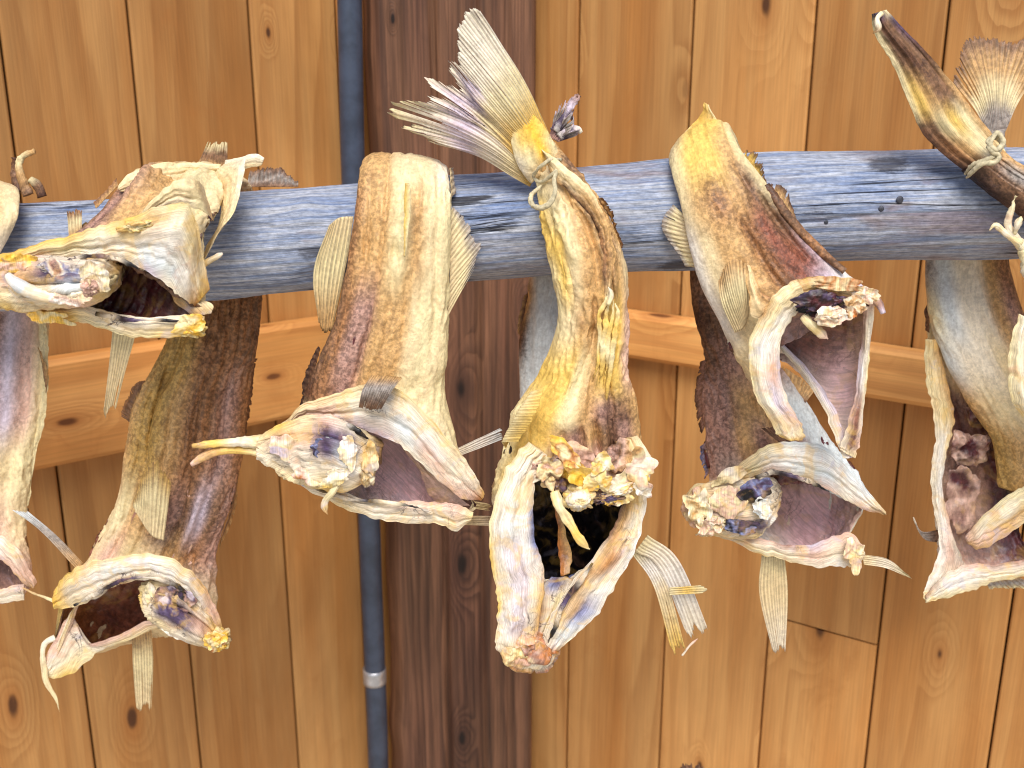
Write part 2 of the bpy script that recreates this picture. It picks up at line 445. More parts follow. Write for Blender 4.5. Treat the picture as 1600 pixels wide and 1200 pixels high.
def organic(name, mott_scale=230, mott=.35, blot=.3, blotcol=(120, 78, 48), fibre=.35, fscale=(700, 90), rough=.5, bumpd=.0006,
            veincol=(52, 34, 48), pebble=0.0, sss=.0, coat=0.0, hues=0.0, vw=.03):
    t = NT(name)
    at_ = t.n('ShaderNodeAttribute', attribute_name='Col'); col = at_.outputs['Color']; al = at_.outputs['Alpha']
    tc = t.n('ShaderNodeTexCoord'); ob = tc.outputs['Object']; uv = tc.outputs['UV']
    n1 = t.noise(ob, mott_scale, 5, .6); n2 = t.noise(ob, 48, 6, .62, .8); n3 = t.noise(ob, 620, 3, .6)
    fv = t.mapping(uv, (fscale[0], fscale[1], 1)); nf = t.noise(fv, 1.0, 5, .6, .6)
    # pigment mottling, weaker where the skin is pale
    bw = t.n('ShaderNodeRGBToBW'); t.l(col, bw.inputs[0]); pg = t.mr(bw.outputs[0], .16, .62, 1.0, .28)
    m1 = t.mr(n1, .40, .60, t.math('SUBTRACT', 1.0, t.math('MULTIPLY', pg, mott)), t.math('ADD', 1.0, t.math('MULTIPLY', pg, mott*.55)))
    c = t.mix(1.0, col, m1, 'MULTIPLY')
    m3 = t.mr(n3, .3, .7, t.math('SUBTRACT', 1.0, t.math('MULTIPLY', pg, mott*.5)), t.math('ADD', 1.0, t.math('MULTIPLY', pg, mott*.3))); c = t.mix(1.0, c, m3, 'MULTIPLY')
    bl = t.math('MULTIPLY', t.mr(n2, .5, .72), t.math('MULTIPLY', blot, t.math('ADD', pg, .25)))
    c = t.mix(bl, c, t.mix(1.0, c, rgba(*blotcol), 'MULTIPLY'))
    mf = t.mr(nf, .35, .65, 1-fibre*.5, 1+fibre*.28); c = t.mix(1.0, c, mf, 'MULTIPLY')
    if hues:      # patches of yellow fat, pink flesh and grey membrane drying in the surface
        for seedv, hc, lo_ in ((3.1, (228, 184, 92), .50), (9.7, (214, 160, 130), .58), (17.3, (186, 184, 206), .58)):
            hn = t.noise(t.mapping(ob, (1, 1, 1), (seedv, seedv*.7, -seedv)), 44, 5, .6, 1.0)
            c = t.mix(t.math('MULTIPLY', t.mr(hn, lo_, lo_+.14), hues), c, rgba(*hc))
    # dried blood and black membrane remains as thin crooked veins
    nv = t.noise(ob, 46, 5, .6, 1.2)
    v = t.math('ABSOLUTE', t.math('SUBTRACT', nv, .5)); vm = t.mr(v, .004, vw, 1, 0)
    nb = t.noise(ob, 30, 3, .5); vm = t.math('MULTIPLY', vm, t.mr(nb, .47, .62)); vm = t.math('MULTIPLY', vm, al, clamp=True)
    c = t.mix(t.math('MULTIPLY', vm, .95), c, rgba(*veincol))
    t.l(c, t.b.inputs['Base Color'])
    t.val(t.b.inputs['Roughness'], t.mr(n2, .3, .7, rough-.12, rough+.14))
    t.b.inputs['Specular IOR Level'].default_value = .34
    if coat: t.b.inputs['Coat Weight'].default_value = coat; t.b.inputs['Coat Roughness'].default_value = .3
    if sss:
        t.b.inputs['Subsurface Weight'].default_value = sss; t.b.inputs['Subsurface Radius'].default_value = (.004, .002, .001); t.b.inputs['Subsurface Scale'].default_value = 1
    h = t.math('ADD', t.math('MULTIPLY', n1, .5), t.math('MULTIPLY', nf, fibre*1.3)); h = t.math('ADD', h, t.math('MULTIPLY', n3, .35))
    b1 = t.bump(n2, .6, bumpd*4)
    if pebble:
        vo = t.n('ShaderNodeTexVoronoi', feature='F1'); t.l(ob, vo.inputs['Vector']); vo.inputs['Scale'].default_value = 520
        h = t.math('SUBTRACT', h, t.math('MULTIPLY', vo.outputs['Distance'], pebble))
    t.l(t.bump(h, .9, bumpd, b1), t.b.inputs['Normal'])
    MAT[name] = t.m

organic('skin', mott_scale=300, mott=.42, blot=.45, fibre=.22, fscale=(420, 110), rough=.5, bumpd=.0008, pebble=.12, coat=.03)
organic('bone', mott_scale=180, mott=.22, blot=.5, blotcol=(176, 120, 70), fibre=.55, fscale=(1300, 45), rough=.42, bumpd=.0004, sss=.0, coat=.1, hues=.42, vw=.03)
organic('lining', mott_scale=120, mott=.3, blot=.2, blotcol=(120, 80, 90), fibre=.4, fscale=(300, 120), rough=.36, bumpd=.0009, coat=.3, hues=.22, vw=.05)
organic('fin', mott_scale=260, mott=.3, blot=.35, fibre=.55, fscale=(2600, 60), rough=.5, bumpd=.0005)
organic('crumb', mott_scale=260, mott=.3, blot=.5, blotcol=(160, 100, 56), fibre=.15, rough=.42, bumpd=.0007, pebble=.15, coat=.15, hues=.25)

def wood(name, light, mid, dark, knotcol, grain=1.0, rough=.6, ringf=95., knots=True, pores=1.0, bumpd=.0007, gloss=.3, tone=.28):
    """UV: u across the board in metres, v up in metres; Col.r = a random number per board"""
    t = NT(name)
    at_ = t.n('ShaderNodeAttribute', attribute_name='Col'); sep = t.n('ShaderNodeSeparateColor'); t.l(at_.outputs['Color'], sep.inputs[0]); r = sep.outputs[0]
    r2 = sep.outputs[1]; r3 = sep.outputs[2]
    uvn = t.n('ShaderNodeTexCoord'); s = t.n('ShaderNodeSeparateXYZ'); t.l(uvn.outputs['UV'], s.inputs[0]); u, v = s.outputs[0], s.outputs[1]
    off = t.math('MULTIPLY', r, 37.0)
    cv = t.n('ShaderNodeCombineXYZ'); t.val(cv.inputs[0], t.math('MULTIPLY', u, 11.0)); t.val(cv.inputs[1], t.math('ADD', t.math('MULTIPLY', v, 4.6), off)); t.val(cv.inputs[2], off)
    vo = t.n('ShaderNodeTexVoronoi', feature='F1', voronoi_dimensions='2D'); t.l(cv.outputs[0], vo.inputs['Vector']); vo.inputs['Scale'].default_value = 1.0
    vcs = t.n('ShaderNodeSeparateColor'); t.l(vo.outputs['Color'], vcs.inputs[0])
    sel = t.mr(vcs.outputs[0], .56, .60) if knots else 0.0
    size = t.mr(vcs.outputs[1], 0, 1, .22, 1.15, 'LINEAR')
    w0 = t.noise(cv.outputs[0], 3.0, 3, .5)
    kd = t.math('DIVIDE', t.math('ADD', vo.outputs['Distance'], t.math('MULTIPLY', t.math('SUBTRACT', w0, .5), .14)), size)
    near = t.math('MULTIPLY', t.mr(kd, 0, .5, 1, 0), sel)
    # growth rings: stretched cone cut, bent round the knots
    cg = t.n('ShaderNodeCombineXYZ'); t.val(cg.inputs[0], t.math('MULTIPLY', u, 9.0)); t.val(cg.inputs[1], t.math('ADD', t.math('MULTIPLY', v, .9), off)); t.val(cg.inputs[2], off)
    ng = t.noise(cg.outputs[0], 1.0, 3, .5)
    du = t.math('ADD', u, t.math('SUBTRACT', r2, .5))
    du = t.math('MULTIPLY', du, 1.0)
    dv = t.math('MULTIPLY', t.math('SUBTRACT', v, r3), .055)
    rr = t.math('SQRT', t.math('ADD', t.math('MULTIPLY', du, du), t.math('MULTIPLY', dv, dv)))
    ph = t.math('ADD', t.math('MULTIPLY', rr, ringf), t.math('MULTIPLY', ng, 5.0)); ph = t.math('ADD', ph, t.math('MULTIPLY', near, 4.5))
    ringw = t.math('FRACT', ph); ring_ = t.math('MULTIPLY', t.mr(ringw, .15, .9), t.mr(ringw, .9, 1.0, 1, 0))
    ringsoft = t.mr(ng, .3, .7, .25, 1.0)
    cf = t.n('ShaderNodeCombineXYZ'); t.val(cf.inputs[0], t.math('MULTIPLY', u, 520.0)); t.val(cf.inputs[1], t.math('ADD', t.math('MULTIPLY', v, 9.0), off)); t.val(cf.inputs[2], off)
    nfine = t.noise(cf.outputs[0], 1.0, 4, .6)
    cb = t.n('ShaderNodeCombineXYZ'); t.val(cb.inputs[0], t.math('MULTIPLY', u, 16.0)); t.val(cb.inputs[1], t.math('ADD', t.math('MULTIPLY', v, 1.6), off)); t.val(cb.inputs[2], off)
    nbig = t.noise(cb.outputs[0], 1.0, 4, .55)
    c = t.mix(t.mr(nbig, .3, .7), rgba(*light), rgba(*mid))
    c = t.mix(t.math('MULTIPLY', t.math('MULTIPLY', ring_, ringsoft), .62*grain), c, rgba(*dark))
    c = t.mix(1.0, c, t.mr(nfine, .3, .7, 1-.22*pores, 1+.12*pores), 'MULTIPLY')
    c = t.mix(1.0, c, t.mr(r3, 0, 1, 1-tone, 1+tone*.5, 'LINEAR'), 'MULTIPLY')
    if knots:
        c = t.mix(t.math('MULTIPLY', t.math('MULTIPLY', t.mr(kd, .06, .26, 1, 0), sel), .55), c, rgba(*dark))
        c = t.mix(t.math('MULTIPLY', t.math('MULTIPLY', t.mr(kd, .035, .10, 1, 0), sel), .92), c, rgba(*knotcol))
    st = t.noise(t.mapping(uvn.outputs['Object'], (2.2, 2.2, 1.1)), 1.6, 5, .6, .6); c = t.mix(1.0, c, t.mr(st, .3, .7, .84, 1.1), 'MULTIPLY')
    st2 = t.noise(t.mapping(uvn.outputs['Object'], (9, 9, 5)), 2.2, 6, .65, .8); c = t.mix(t.mr(st2, .56, .74, 0, .3), c, rgba(*dark))
    t.l(c, t.b.inputs['Base Color']); t.b.inputs['Roughness'].default_value = rough; t.b.inputs['Specular IOR Level'].default_value = gloss
    h = t.math('ADD', t.math('MULTIPLY', nfine, .6), t.math('MULTIPLY', ring_, .35))
    t.l(t.bump(h, .6, bumpd), t.b.inputs['Normal'])
    MAT[name] = t.m
    return t, c

wood('pine', (210, 158, 96), (190, 130, 68), (156, 98, 46), (70, 40, 22), ringf=34, grain=.75, pores=.5, bumpd=.0004, tone=.34)
wood('pine_rail', (216, 162, 98), (198, 138, 74), (166, 104, 52), (90, 50, 26), ringf=34, grain=.7, pores=.6, bumpd=.0004)
wood('post_wood', (138, 98, 72), (94, 62, 48), (54, 34, 27), (22, 14, 12), ringf=60, rough=.62, bumpd=.0016, pores=1.8, tone=.9)

def pole_mat():
    t = NT('weathered_pole'); tc = t.n('ShaderNodeTexCoord'); ob = tc.outputs['UV']
    f1 = t.noise(t.mapping(ob, (26, 1100, 1)), 1.0, 6, .68, .5); f2 = t.noise(t.mapping(ob, (9, 230, 1)), 1.0, 6, .66, .8); big = t.noise(t.mapping(ob, (6, 24, 1)), 1.0, 6, .62, .8)
    sp = t.noise(t.mapping(ob, (150, 330, 1)), 1.0, 5, .68); scr = t.noise(t.mapping(ob, (40, 190, 1), (2, 5, 0), (0, 0, .35)), 1.0, 5, .7)
    c = t.mix(t.mr(f2, .34, .66), rgba(184, 188, 198), rgba(126, 142, 174))
    c = t.mix(t.math('MULTIPLY', t.mr(big, .52, .68), .6), c, rgba(140, 116, 108))
    c = t.mix(t.math('MULTIPLY', t.mr(big, .46, .32), .55), c, rgba(84, 112, 162))
    c = t.mix(1.0, c, t.mr(f1, .34, .66, .70, 1.15), 'MULTIPLY')
    c = t.mix(1.0, c, t.mr(sp, .32, .68, .74, 1.16), 'MULTIPLY')
    c = t.mix(1.0, c, t.mr(scr, .5, .72, 1.0, .72), 'MULTIPLY')
    # drying cracks
    cr = t.noise(t.mapping(ob, (2.2, 46, 1)), 1.0, 6, .55, .8); a = t.math('ABSOLUTE', t.math('SUBTRACT', cr, .5))
    msk = t.mr(t.noise(t.mapping(ob, (5, 14, 1), (3, 1, 0)), 1.0, 3, .5), .5, .6); cm = t.math('MULTIPLY', t.mr(a, .003, .022, 1, 0), msk)
    c = t.mix(t.math('MULTIPLY', cm, .9), c, rgba(30, 28, 34))
    # knots
    vo = t.n('ShaderNodeTexVoronoi', feature='F1', voronoi_dimensions='2D'); t.l(t.mapping(ob, (6, 11, 1), (2.3, 1.2, 0)), vo.inputs['Vector']); vo.inputs['Scale'].default_value = 1
    kd = t.math('ADD', vo.outputs['Distance'], t.math('MULTIPLY', t.math('SUBTRACT', sp, .5), .10))
    km = t.mr(kd, .06, .13, 1, 0); c = t.mix(t.math('MULTIPLY', km, .75), c, rgba(44, 40, 46))
    t.l(c, t.b.inputs['Base Color']); t.b.inputs['Roughness'].default_value = .7; t.b.inputs['Specular IOR Level'].default_value = .25
    h = t.math('SUBTRACT', t.math('ADD', f1, t.math('MULTIPLY', sp, .4)), t.math('MULTIPLY', cm, 2.0))
    t.l(t.bump(h, .8, .0012), t.b.inputs['Normal']); MAT['pole'] = t.m
pole_mat()

def plain(name, col, rough=.5, metal=0.0, nscale=60, amt=.2, bumpd=.0004):
    t = NT(name); ob = t.n('ShaderNodeTexCoord').outputs['Object']
    n = t.noise(ob, nscale, 5, .6); n2 = t.noise(ob, nscale*9, 3, .6)
    c = t.mix(1.0, rgba(*col), t.mr(n, .3, .7, 1-amt, 1+amt*.6), 'MULTIPLY')
    t.l(c, t.b.inputs['Base Color']); t.val(t.b.inputs['Roughness'], t.mr(n2, .3, .7, rough-.1, rough+.1)); t.b.inputs['Metallic'].default_value = metal
    t.l(t.bump(n2, .5, bumpd), t.b.inputs['Normal']); MAT[name] = t.m
plain('conduit', (58, 68, 86), .42, 0, 40, .3)
plain('clamp', (190, 192, 196), .35, .6, 80, .2)
plain('twine', (200, 188, 154), .8, 0, 300, .35, .0008)
plain('gap_dark', (130, 76, 36), .8, 0, 30, .2)
plain('nail', (78, 80, 90), .6, .5, 400, .4)
# ------------------------------------------------------------------ the corner of the timber hut
YC = 1.50                                     # distance of the corner
XC = at(700, 300, YC)[0]
ANG = {-1: rad(36), 1: rad(33)}
def wall_pt(side, s, z, out=0.0):
    """s metres along the wall from the corner, z height, out metres towards the room"""
    a = ANG[side]
    return np.array([XC+side*s*math.cos(a)-side*out*math.sin(a), YC-s*math.sin(a)-out*math.cos(a), z])
def wall_s(side, px, py):
    """where the sight line of a photo position meets the wall: (s, z)"""
    d = ray(px, py); a = ANG[side]
    # C0 + d t = corner + side*s*cos, YC - s sin
    A = np.array([[d[0], -side*math.cos(a)], [d[1], math.sin(a)]]); b = np.array([XC, YC])
    t, s = np.linalg.solve(A, b)
    return s, CAM_Z+d[2]*t

def boards(name, side, edges, z0, z1, joints=()):
    V = []; F = []; UV = []; CC = []
    th = .02; g = .0011
    for i in range(len(edges)-1):
        spans = [(z0, z1)]
        for (k_, zj) in joints:
            if k_ == i: spans = [(z0, zj-.0012), (zj+.0012, z1)]
        for (a_, b_) in spans:
            s0, s1 = edges[i]+g, edges[i+1]-g
            c = (random.random(), random.random(), random.random(), 1)
            bv = .0022
            prof = [(s0, -th), (s0, -bv), (s0+bv*.4, -bv*.35), (s0+bv, 0), ((s0+s1)/2, .0004), (s1-bv, 0), (s1-bv*.4, -bv*.35), (s1, -bv), (s1, -th)]
            n = len(prof); b0 = len(V)
            rows = 2
            for z in (a_, b_):
                for (s, o) in prof:
                    V.append(wall_pt(side, s, z, o)); UV.append((s-s0, z)); CC.append(c)
            for j in range(n-1):
                f = (b0+j, b0+j+1, b0+n+j+1, b0+n+j)
                F.append(f if side > 0 else f[::-1])
            F.append(tuple(b0+j for j in (range(n-1, -1, -1) if side > 0 else range(n)))); F.append(tuple(b0+n+j for j in (range(n) if side > 0 else range(n-1, -1, -1))))
    # the sheathing behind the boards
    w = mesh_obj(name, V, F, MAT['pine'], None, CC, UV, smooth=False)
    b0 = [wall_pt(side, edges[0], z0, -th-.001), wall_pt(side, edges[-1], z0, -th-.001), wall_pt(side, edges[-1], z1, -th-.001), wall_pt(side, edges[0], z1, -th-.001)]
    b1 = [wall_pt(side, edges[0], z0, -th-.02), wall_pt(side, edges[-1], z0, -th-.02), wall_pt(side, edges[-1], z1, -th-.02), wall_pt(side, edges[0], z1, -th-.02)]
    mesh_obj('sheathing', b0+b1, [(0, 1, 2, 3), (7, 6, 5, 4), (0, 4, 5, 1), (1, 5, 6, 2), (2, 6, 7, 3), (3, 7, 4, 0)], MAT['gap_dark'], w, smooth=False)
    return w

Z0, Z1 = CAM_Z-1.6, CAM_Z+.35
le = [0.0]+sorted(wall_s(-1, px, py)[0] for px, py in ((530, 120), (398, 150), (211, 130), (10, 130)))
le += [le[-1]+.13, le[-1]+.26, le[-1]+.39]
wl = boards('timber_wall', -1, le, Z0, Z1)
tag(wl, 'honey coloured pine board wall left of the dark post', 'wall', 'pine board walls')
rs_ = sorted(wall_s(1, px, py)[0] for px, py in ((903, 100), (1079, 100), (1268, 100), (1472, 100), (1572, 1000)))
jz = wall_s(1, 1305, 990)[1]
re_ = [0.0]+rs_+[rs_[-1]+.12, rs_[-1]+.24, rs_[-1]+.36]
wr = boards('timber_wall', 1, re_, Z0, Z1, joints=[(3, jz)])
tag(wr, 'honey coloured pine board wall right of the dark post', 'wall', 'pine board walls')

def rail(side, ptop, pbot, out, label):
    """horizontal timber nailed across the boards; its top edge passes ptop, its bottom edge pbot (photo positions)"""
    # solve on the plane 'out' metres before the wall
    def zat(px, py):
        d = ray(px, py); a = ANG[side]
        A = np.array([[d[0], -side*math.cos(a)], [d[1], math.sin(a)]]); b = np.array([XC-side*out*math.sin(a), YC-out*math.cos(a)])
        t, s = np.linalg.solve(A, b); return CAM_Z+d[2]*t
    zt, zb = zat(*ptop), zat(*pbot)
    s1 = 1.3; n = 120; bv = .006
    prof = [(.002, zb), (out-bv, zb), (out, zb+bv), (out, (zb+zt)/2), (out, zt-bv), (out-bv, zt), (.002, zt)]
    V = []; UV = []; CC = []; F = []; c = (random.random(), random.random(), .75, 1)
    per = 0; us = [0]
    for a_, b_ in zip(prof, prof[1:]): per += math.dist(a_, b_); us.append(per)
    for i in range(n+1):
        s = (.20 if side > 0 else .12)+s1*i/n
        for (o, z), u in zip(prof, us):
            wz = .0012*nz((s*9, z*30, o*20), 4)
            V.append(wall_pt(side, s, z+wz, o+wz if o > .01 else o)); UV.append((u, s)); CC.append(c)
    m = len(prof)
    for i in range(n):
        for j in range(m):
            j2 = (j+1) % m
            f = (i*m+j, (i+1)*m+j, (i+1)*m+j2, i*m+j2)
            F.append(f if side < 0 else f[::-1])
    F.append(tuple(range(m))); F.append(tuple(n*m+j for j in range(m)))
    o = mesh_obj('wall_rail', V, F, MAT['pine_rail'], None, CC, UV, smooth=False)
    tag(o, label, 'wall rail', 'pine rails across the wall boards')
    return o
rail(-1, (75, 565), (75, 733), .024, 'pale pine rail crossing the boards left of the dark post')
rail(1, (1400, 548), (1400, 630), .024, 'pale pine rail crossing the boards right of the dark post')

# ------------------------------------------------------------------ corner post
def post():
    Yp = 1.375
    xl = at(585, 600, Yp)[0]; xr = at(834, 600, Yp)[0]
    prof = []
    n = 90
    W = xr-xl
    pts = [(xl-.002, Yp+.14), (xl, Yp+.025), (xl+.006, Yp+.010), (xl+.018, Yp+.002)]
    m = 56
    for i in range(1, m):
        x = xl+.018+(W-.024)*i/m
        g = 0
        for gx, gw, gd in ((.42, .0028, .014), (.66, .0022, .010), (.84, .002, .006), (.22, .0018, .004)):
            g += gd*math.exp(-((x-xl-gx*W)/gw)**2)
        pts.append((x, Yp+g))
    pts += [(xr-.006, Yp), (xr, Yp+.006), (xr, Yp+.14)]
    u = [0]
    for a_, b_ in zip(pts, pts[1:]): u.append(u[-1]+math.dist(a_, b_))
    V = []; UV = []; CC = []; F = []; k = len(pts); rows = 170
    for i in range(rows+1):
        z = Z0+(Z1-Z0)*i/rows
        wane = .012*max(0, nz((z*4.1, 2.2, 0), 3))+.004*nz((z*17, 0, 1), 2)
        for j, (x, y) in enumerate(pts):
            lw = max(0, 1-j/9.0)
            drift = .006*nz((z*1.6, 0, 0), 6)
            dx = wane*lw+(drift if 4 < j < k-4 else 0)*.5; dy = .0016*nz((x*60, z*5, 0), 1)+.0012*nz((x*190, z*9, 0), 8)+lw*wane*.5
            V.append((x+dx, y+dy, z)); UV.append((u[j], z))
            CC.append((.31, .5, min(1, max(.15, .56+.42*lw*max(0, nz((z*3, 5, 1), 2)+.3)+.34*nz((x*16, z*2.1, 3), 5)+.12*nz((x*60, z*6, 3), 5))), 1))
    for i in range(rows):
        for j in range(k-1):
            F.append((i*k+j, i*k+j+1, (i+1)*k+j+1, (i+1)*k+j))
    F.append(tuple(range(k))); F.append(tuple(rows*k+j for j in range(k-1, -1, -1)))
    o = mesh_obj('corner_post', V, F, MAT['post_wood'], None, CC, UV)
    tag(o, 'dark brown weathered timber post standing in the corner between the pine walls', 'post')
post()

# ------------------------------------------------------------------ conduit on the left of the post
def conduit():
    Yq = 1.36
    r0 = root('cable_conduit', 'blue grey cable conduit running down the left side of the dark post', 'conduit', at(570, 600, Yq))
    P = np.array([at(x, y, Yq) for x, y in ((544, -60), (546, 0), (549, 150), (553, 300), (560, 480), (568, 640), (577, 820), (584, 1000), (589, 1120), (592, 1260))])
    A = resample(P, 120); r = .0148; sd = 24; th = np.linspace(0, 2*math.pi, sd, endpoint=False)
    def tube(A, r, name, mat, par):
        V = []; F = []
        for c in A:
            for t_ in th: V.append((c[0]+r*math.cos(t_)+.0006*nz(c*9), c[1]+r*math.sin(t_), c[2]))
        n = len(A)
        for i in range(n-1):
            for j in range(sd):
                j2 = (j+1) % sd; F.append((i*sd+j, (i+1)*sd+j, (i+1)*sd+j2, i*sd+j2))
        F.append(tuple(range(sd))); F.append(tuple((n-1)*sd+j for j in reversed(range(sd))))
        return mesh_obj(name, V, F, mat, par)
    tube(A, r, 'pipe', MAT['conduit'], r0)
    a = at(585, 1044, Yq); b = at(586, 1066, Yq)
    tube(np.linspace(a, b, 6), r+.0016, 'clamp', MAT['clamp'], r0)
conduit()

# ------------------------------------------------------------------ the pole
YP = .90
def pole():
    a = at(-260, 408, YP); b = at(1860, 303, YP)
    n = 640; sd = 220; V = []; UV = []; F = []
    T = (b-a)/np.linalg.norm(b-a); S = np.array([0, -1.0, 0]); B = np.cross(T, S)
    L = np.linalg.norm(b-a)
    for i in range(n+1):
        s = i/n; c = a+(b-a)*s
        r = .0445-.0012*s+.0016*math.sin(s*9+1)+.001*math.sin(s*31)
        c = c+B*(.004*math.sin(s*7))
        for j in range(sd):
            t_ = 2*math.pi*j/sd
            dv = S*math.cos(t_)+B*math.sin(t_)
            q = (s*L*5, math.cos(t_)*1.4, math.sin(t_)*1.4)
            arc = t_*r
            rr = r+.0030*nz(q, 2)+.0007*nz((s*L*20, math.cos(t_)*14, math.sin(t_)*14), 5)+.0003*nz((s*L*40, math.cos(t_)*60, math.sin(t_)*60), 5)
            ck = abs(nz((s*L*2.2, arc*38+.4*nz((s*L*9, arc*20, 1), 3), 3.3), 11)); cm_ = nz((s*L*3, arc*12, 8), 4)
            if cm_ > .02: rr -= .0024*max(0, 1-ck/.05)*min(1, (cm_-.02)*6)
            for (ks, kt, kr, kh) in ((.155+.17, 3.9, .014, .004), (.36, 5.5, .02, .004), (.60, 6.1, .016, -.003), (.59, .05, .012, .0016)):
                dd = math.hypot((s-ks)*L, r*((t_-kt+math.pi) % (2*math.pi)-math.pi))/kr
                if dd < 2.5: rr += kh*math.exp(-dd*dd*2)
            V.append(c+dv*rr); UV.append((s*L, t_*r if j <= sd/2 else (2*math.pi-t_)*r+.4))
    for i in range(n):
        for j in range(sd):
            j2 = (j+1) % sd; F.append((i*sd+j, (i+1)*sd+j, (i+1)*sd+j2, i*sd+j2))
    F.append(tuple(range(sd))); F.append(tuple(n*sd+j for j in reversed(range(sd))))
    o = mesh_obj('wooden_pole', V, F, MAT['pole'], None, None, UV)
    tag(o, 'weathered blue grey round wooden pole that the dried fish hang over', 'pole')
    for (x, y, rr) in ((1377, 326, 5.5), (1406, 312, 7), (1291, 347, 4), (1118, 330, 4)):
        q = at(x, y, .8545); import bmesh
        bm = bmesh.new(); bmesh.ops.create_uvsphere(bm, u_segments=16, v_segments=8, radius=rr*.00042)
        V2 = [np.array(v.co)*np.array([1, .35, 1])+q for v in bm.verts]; F2 = [tuple(v.index for v in f.verts) for f in bm.faces]; bm.free()
        mesh_obj('nail_head', V2, F2, MAT['nail'], o)
pole()

# ------------------------------------------------------------------ the ground below the picture, unseen, added and kept pale to bounce light up
gv = [(-6, -8, 0), (6, -8, 0), (6, 1.9, 0), (-6, 1.9, 0)]
gm = bpy.data.meshes.new('bounce_ground'); gm.from_pydata(gv, [], [(0, 1, 2, 3)]); plain('bounce_ground', (196, 186, 170), .9, 0, 14, .25, .002); gm.materials.append(MAT['bounce_ground'])
go = bpy.data.objects.new('bounce_ground', gm); COL.objects.link(go); go['kind'] = 'structure'

# ------------------------------------------------------------------ light: soft daylight from behind the viewer
w = bpy.data.worlds.new('World'); SC.world = w; w.use_nodes = True
nt = w.node_tree; nt.nodes.clear()
wo = nt.nodes.new('ShaderNodeOutputWorld'); bg = nt.nodes.new('ShaderNodeBackground'); sk = nt.nodes.new('ShaderNodeTexSky')
sk.sky_type = 'NISHITA'; sk.sun_disc = False; SUN_EL = 52.0; SUN_AZ = 178.0
sk.sun_elevation = rad(SUN_EL); sk.sun_rotation = rad(SUN_AZ); sk.air_density = 1.0; sk.dust_density = 2.0; sk.ozone_density = 1.0
bg.inputs[1].default_value = .125
nt.links.new(sk.outputs[0], bg.inputs[0]); nt.links.new(bg.outputs[0], wo.inputs[0])
ld = bpy.data.lights.new('sun', 'SUN'); ld.energy = 3.3; ld.angle = rad(34); ld.color = (1, .95, .88)
lo = bpy.data.objects.new('sun', ld); COL.objects.link(lo)
az = rad(SUN_AZ); el = rad(SUN_EL)
sd_ = Vector((math.sin(az)*math.cos(el), math.cos(az)*math.cos(el), math.sin(el)))   # towards the sun
lo.rotation_euler = (-sd_).to_track_quat('-Z', 'Y').to_euler()
vs = SC.view_settings; vs.view_transform = 'Standard'; vs.look = 'None'; vs.gamma = 1; vs.use_curve_mapping = False; vs.exposure = 0.2
# ------------------------------------------------------------------ the fish
SK, BO, LI, FI, CR = (MAT[k] for k in ('skin', 'bone', 'lining', 'fin', 'crumb'))

def fish(label, x, y, d):
    return root('dried_fish', label, 'dried fish', at(x, y, d), GROUP)

def band(name, rows, parent, bf=.006, bb=.003, cols=('cream', 'pale'), mat=None, amp=.0009, k=90., folds=1.0, **kw):
    """rows: (top x,y, bottom x,y, distance[, cols])"""
    R0 = np.array([[q[0], q[1], q[2], q[3], q[4], (q[6] if len(q) > 6 else bf)] for q in rows], float)
    K0 = np.array([cols_across(list(q[5]) if len(q) > 5 and not isinstance(q[5], str) else (q[5] if len(q) > 5 else cols), 6) for q in rows])
    mid = (R0[:, :2]+R0[:, 2:4])/2; L = np.linalg.norm(np.diff(mid, axis=0), axis=1).sum()
    n = max(len(rows), int(L/(7.0))); tt = np.linspace(0, len(rows)-1, n)
    A = cr_eval(R0, tt); KK = np.clip(lin_eval(K0, tt), 0, 1); s0 = SEED[0]*1.31; sp = []
    jag = kw.pop('jag', 2.6)
    for i in range(n):
        l = A[i]; u = i*7.0; e = min(1, i/2, (n-1-i)/2)
        ax = l[2:4]-l[:2]; wd = np.linalg.norm(ax)+1e-6; ax = ax/wd; J = min(jag, wd*.14)*e
        j1 = J*(.9*nz((u*.05, 0, 0), s0)+.9*nz((u*.14, 4, 0), s0)+.6*max(0, nz((u*.3, 9, 0), s0))*2); j2 = J*(.9*nz((u*.05, 0, 7), s0)+.9*nz((u*.14, 4, 7), s0)+.8*max(0, nz((u*.3, 9, 7), s0))*2)
        th = 1+.5*nz((u*.04, 0, 3), s0)
        st = np.array([nz((u*.045, q_*.9, 11), s0) for q_ in range(6)])[:, None]
        cc = KK[i]*(1-.16*np.clip(st, 0, 1)*np.array([.4, .8, 1.6, 0]))
        sp.append((l[0]-ax[0]*j1, l[1]-ax[1]*j1, l[2]+ax[0]*j2, l[3]+ax[1]*j2, l[4], l[5]*.42*th, bb*.4, [c_ for c_ in cc], {'prof': [(.30+.1*nz((u*.03, 5, 0), s0), .10, l[5]*.22), (.62+.12*nz((u*.035, 8, 0), s0), .06, -l[5]*.20)]}))
    kw.setdefault('creases', 5); kw.setdefault('cdepth', .22); kw.setdefault('p', 1.15); kw.setdefault('step', .0009)
    return loft(name, sp, mat or BO, parent, amp=amp*.42, k=k*.8, folds=folds, **kw)

